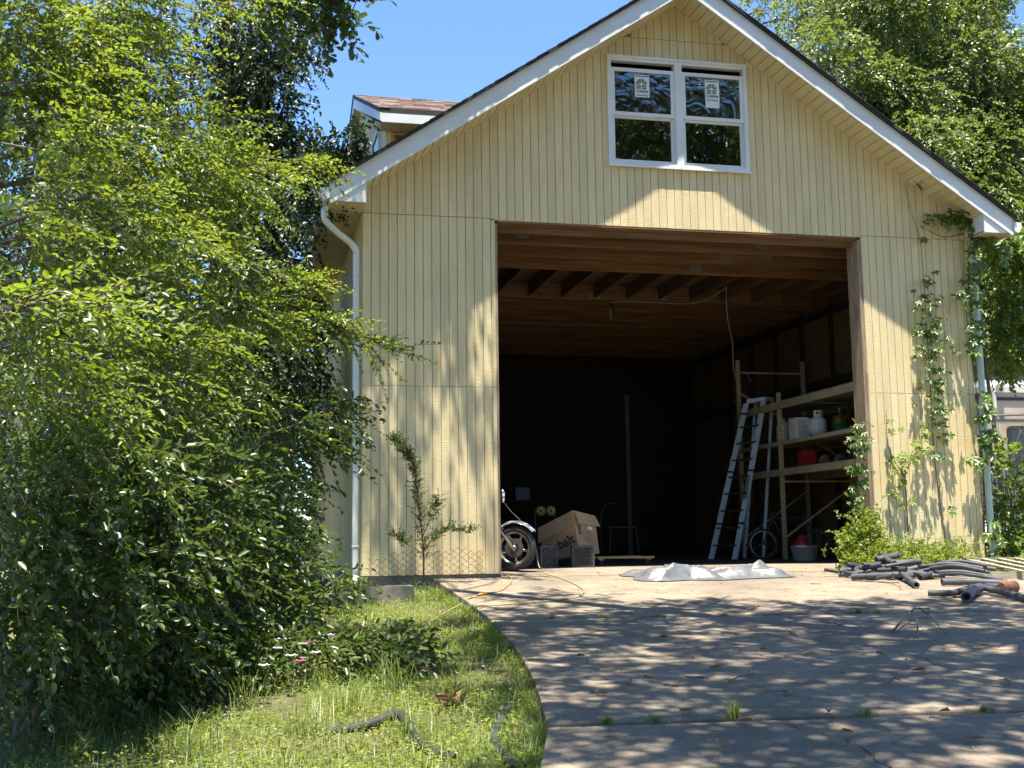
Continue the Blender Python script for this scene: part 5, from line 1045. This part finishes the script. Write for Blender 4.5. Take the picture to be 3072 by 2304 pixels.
lv = [(1360, 1475), (1400, 1468), (1460, 1480), (1745, 1415), (1320, 1585), (1560, 1608), (1790, 1540), (2170, 1475), (1545, 1445), (1650, 1405), (1905, 1415), (1700, 1500), (2040, 1540), (1430, 1380), (1255, 1420), (1830, 1585), (2100, 1600), (1480, 1540), (1610, 1560), (1980, 1450), (1300, 1500)]
for k, (x, y) in enumerate(lv):
    c = gs(x, y, .006); a = random.uniform(0, 6.28); s = random.uniform(.035, .075); d = Vector((math.cos(a), math.sin(a), 0)); n_ = Vector((-d.y, d.x, 0)); u = Vector((0, 0, 1)); c = Vector(c)
    m = MB().add([c-d*s, c-d*s*.3+n_*s*.5+u*.02, c+d*s*.5+n_*s*.35+u*.03, c+d*s+u*.008, c+d*s*.5-n_*s*.35+u*.026, c-d*s*.3-n_*s*.5+u*.015], [(0, 1, 2, 3), (0, 3, 4, 5)])
    tag(m.build('dead_leaf', 'deadleaf', None), 'curled dead leaf lying on the shaded concrete', 'leaf', 'dead leaves on the drive')
# flowers and dark weed in the lawn
for k, (x, y, mt) in enumerate(((570, 1388, 'pink'), (590, 1400, 'pink'), (640, 1408, 'pink'), (510, 1440, 'petal'), (600, 1430, 'petal'), (640, 1445, 'pink'), (480, 1465, 'petal'), (700, 1410, 'petal'), (560, 1470, 'petal'), (655, 1425, 'pink'), (620, 1455, 'petal'), (675, 1440, 'petal'), (530, 1415, 'pink'))):
    v = og(x+8, y+52, 0, gl_); t = thing('flower_plant', 'pink flower blooming below the pear thicket' if mt == 'pink' else 'pale flower blooming below the pear thicket', 'flower', v, 'pink flowers on the lawn' if mt == 'pink' else 'pale flowers on the lawn')
    h = Vector((0, 0, random.uniform(.22, .38))); MB().tube([v, v+h*.6+Vector((.02, 0, 0)), v+h], .004, 4).build('stalk', 'leaf_bush', t); m = MB()
    for i in range(6):
        a = i*1.047; d = Vector((math.cos(a), math.sin(a)*.7, .35)); n_ = Vector((-math.sin(a), math.cos(a), 0)); c = v+h; m.add([c, c+d*.03+n_*.022, c+d*.06, c+d*.03-n_*.022], [(0, 1, 2, 3)])
    m.build('petal_ring', mt, t)
dk = og(985, 1535, 0, gl_); V, F, mi, r = sprays(np.array([dk]*7)+rng.normal(0, .03, (7, 3)), np.stack([rng.normal(0, .7, 7), rng.normal(0, .5, 7), np.full(7, .8)], 1), np.array([[0, 0, 1.]]*7), .2, 5, .12, .035, .4)
tag(link('dock_weed', npmesh('dock_weed', V, F, ['deadleaf', 'twig'], mi, r)), 'dark withered dock weed in the sunny grass', 'weed')
wp = og(170, 1650, 0, gl_); V, F, mi, r = sprays(np.array([wp]*5)+rng.normal(0, .02, (5, 3)), np.stack([rng.normal(0, .3, 5), rng.normal(0, .3, 5), np.full(5, 1.)], 1), np.array([[0, -1., .2]]*5), .16, 8, .09, .014, .2)
tag(link('lily_weed', npmesh('lily_weed', V, F, ['leaf_weed', 'twig'], mi, r)), 'pale narrow leaved weed at the foot of the thicket', 'weed')

# --- camper, lattice and neighbour house
cp = thing('camper', 'weathered beige camper parked right of the garage', 'camper', (15.4, 6.2, 0))
X0, X1, YA, YB, ZB, ZT = 13.0, 18.2, 5.0, 7.4, .75, 3.30
MB().prism([(X0, YA, ZB), (X1, YA, ZB), (X1, YA, ZT), (X0+.25, YA, ZT), (X0, YA, ZT-.2)], (0, YB-YA, 0)).build('body', 'camper', cp)
MB().box(X0-.03, X1, YA-.06, YB+.06, ZT+.001, ZT+.12).build('roof_cap', 'white', cp); MB().box(X0-.02, X1, YA-.03, YA-.001, ZT-.16, ZT-.10).build('trim_strip', 'ink', cp); MB().box(X0-.02, X1, YA-.03, YA-.001, ZB+.05, ZB+.14).build('trim_strip', 'alu', cp)
def rrect(x0, x1, z0, z1, y, r=.09):
    p = []
    for cx, cz, a0 in ((x1-r, z1-r, 0), (x0+r, z1-r, 90), (x0+r, z0+r, 180), (x1-r, z0+r, 270)):
        for i in range(5): a = math.radians(a0+i*22.5); p.append((cx+r*math.cos(a), y, cz+r*math.sin(a)))
    return p
wa = at(2172, 900, 5); wf = MB().prism(rrect(wa[0], wa[0]+1.1, 1.62, 2.62, YA-.035), (0, .03, 0)).build('window', 'ink', cp); MB().prism(rrect(wa[0]+.07, wa[0]+1.03, 1.69, 2.55, YA-.040), (0, .004, 0)).build('pane', 'camglass', wf)
a1 = at(2146, 838, 4.9); MB().tube(smoothpath([(a1[0]+.25, 4.9, ZT+.16), (a1[0]+.06, 4.9, ZT+.15), (a1[0], 4.9, ZT+.02), (a1[0], 4.9, 2.85)], 4), .045, 8).build('awning_arm', 'white', cp, smooth=True); MB().tube([(a1[0]+.03, 4.86, 2.8), (a1[0]+.1, 4.86, .9)], .02, 6).build('awning_leg', 'white', cp)
for a, b in (((13.2, 5.2, ZT+.28), (16, 5.0, ZT+.42)), ((13.2, 5.2, ZT+.28), (14.4, 6.8, ZT+.62)), ((13.6, 6.6, ZT+.62), (16, 6.2, ZT+.66)), ((14.3, 5.15, ZT+.34), (15.2, 6.6, ZT+.66))): MB().bar(a, b, .12, .1).build('roof_frame', 'ink', cp)
MB().box(13.05, 14.3, 5.02, 6.8, ZT+.121, ZT+.26).build('roof_tarp', 'petal', cp); MB().bar((12.7, 4.6, 2.78), (14.6, 4.7, 2.86), .28, .03).build('propped_plank', 'greywood', cp); MB().bar((12.7, 4.5, 2.66), (14.4, 4.6, 2.68), .03, .09).build('propped_plank', 'greywood', cp)
for x in (14.2, 17.1): MB().lathe([(.14, -.1), (.3, -.1), (.34, -.05), (.34, .05), (.3, .1), (.14, .1), (.14, -.1)], (x, YA+.1, .30), 20, Matrix.Rotation(math.pi/2, 3, 'X')).build('tyre', 'rubber', cp, smooth=True)
lt = thing('lattice_fence', 'rusty woven lattice fence below the camper', 'fence', (12.4, 2.6, -.06)); m = MB()
for k in range(60): m.bar((11.0+k*.05, 2.6+.02*(k % 2), -.05), (11.0+k*.05+.02*math.sin(k), 2.6+.02*(k % 2), 1.45+.05*math.sin(k*1.7)), .022, .008)
m.build('reed_panel', 'rust', lt)
for z in (.2, .6, 1.0, 1.35): MB().bar((10.95, 2.58, z), (14.0, 2.58, z), .012, .02).build('rail', 'rust', lt)
nh = thing('neighbour_house', 'white neighbouring house glimpsed through the thicket', 'house', (-11, 20, -.3))
MB().box(-18, -5.5, 18, 24, -.4, 3.2).build('wall', 'housewhite', nh); MB().prism([(-18.4, 17.5, 3.2), (-18.4, 24.5, 3.2), (-18.4, 21, 5.4)], (13.2, 0, 0)).build('roof', 'darkedge', nh)
for x in (-15, -11, -8): w = MB().box(x, x+1, 17.95, 17.999, 1, 2.4).build('window', 'trim', nh); MB().box(x+.08, x+.92, 17.93, 17.949, 1.08, 2.32).build('pane', 'camglass', w)
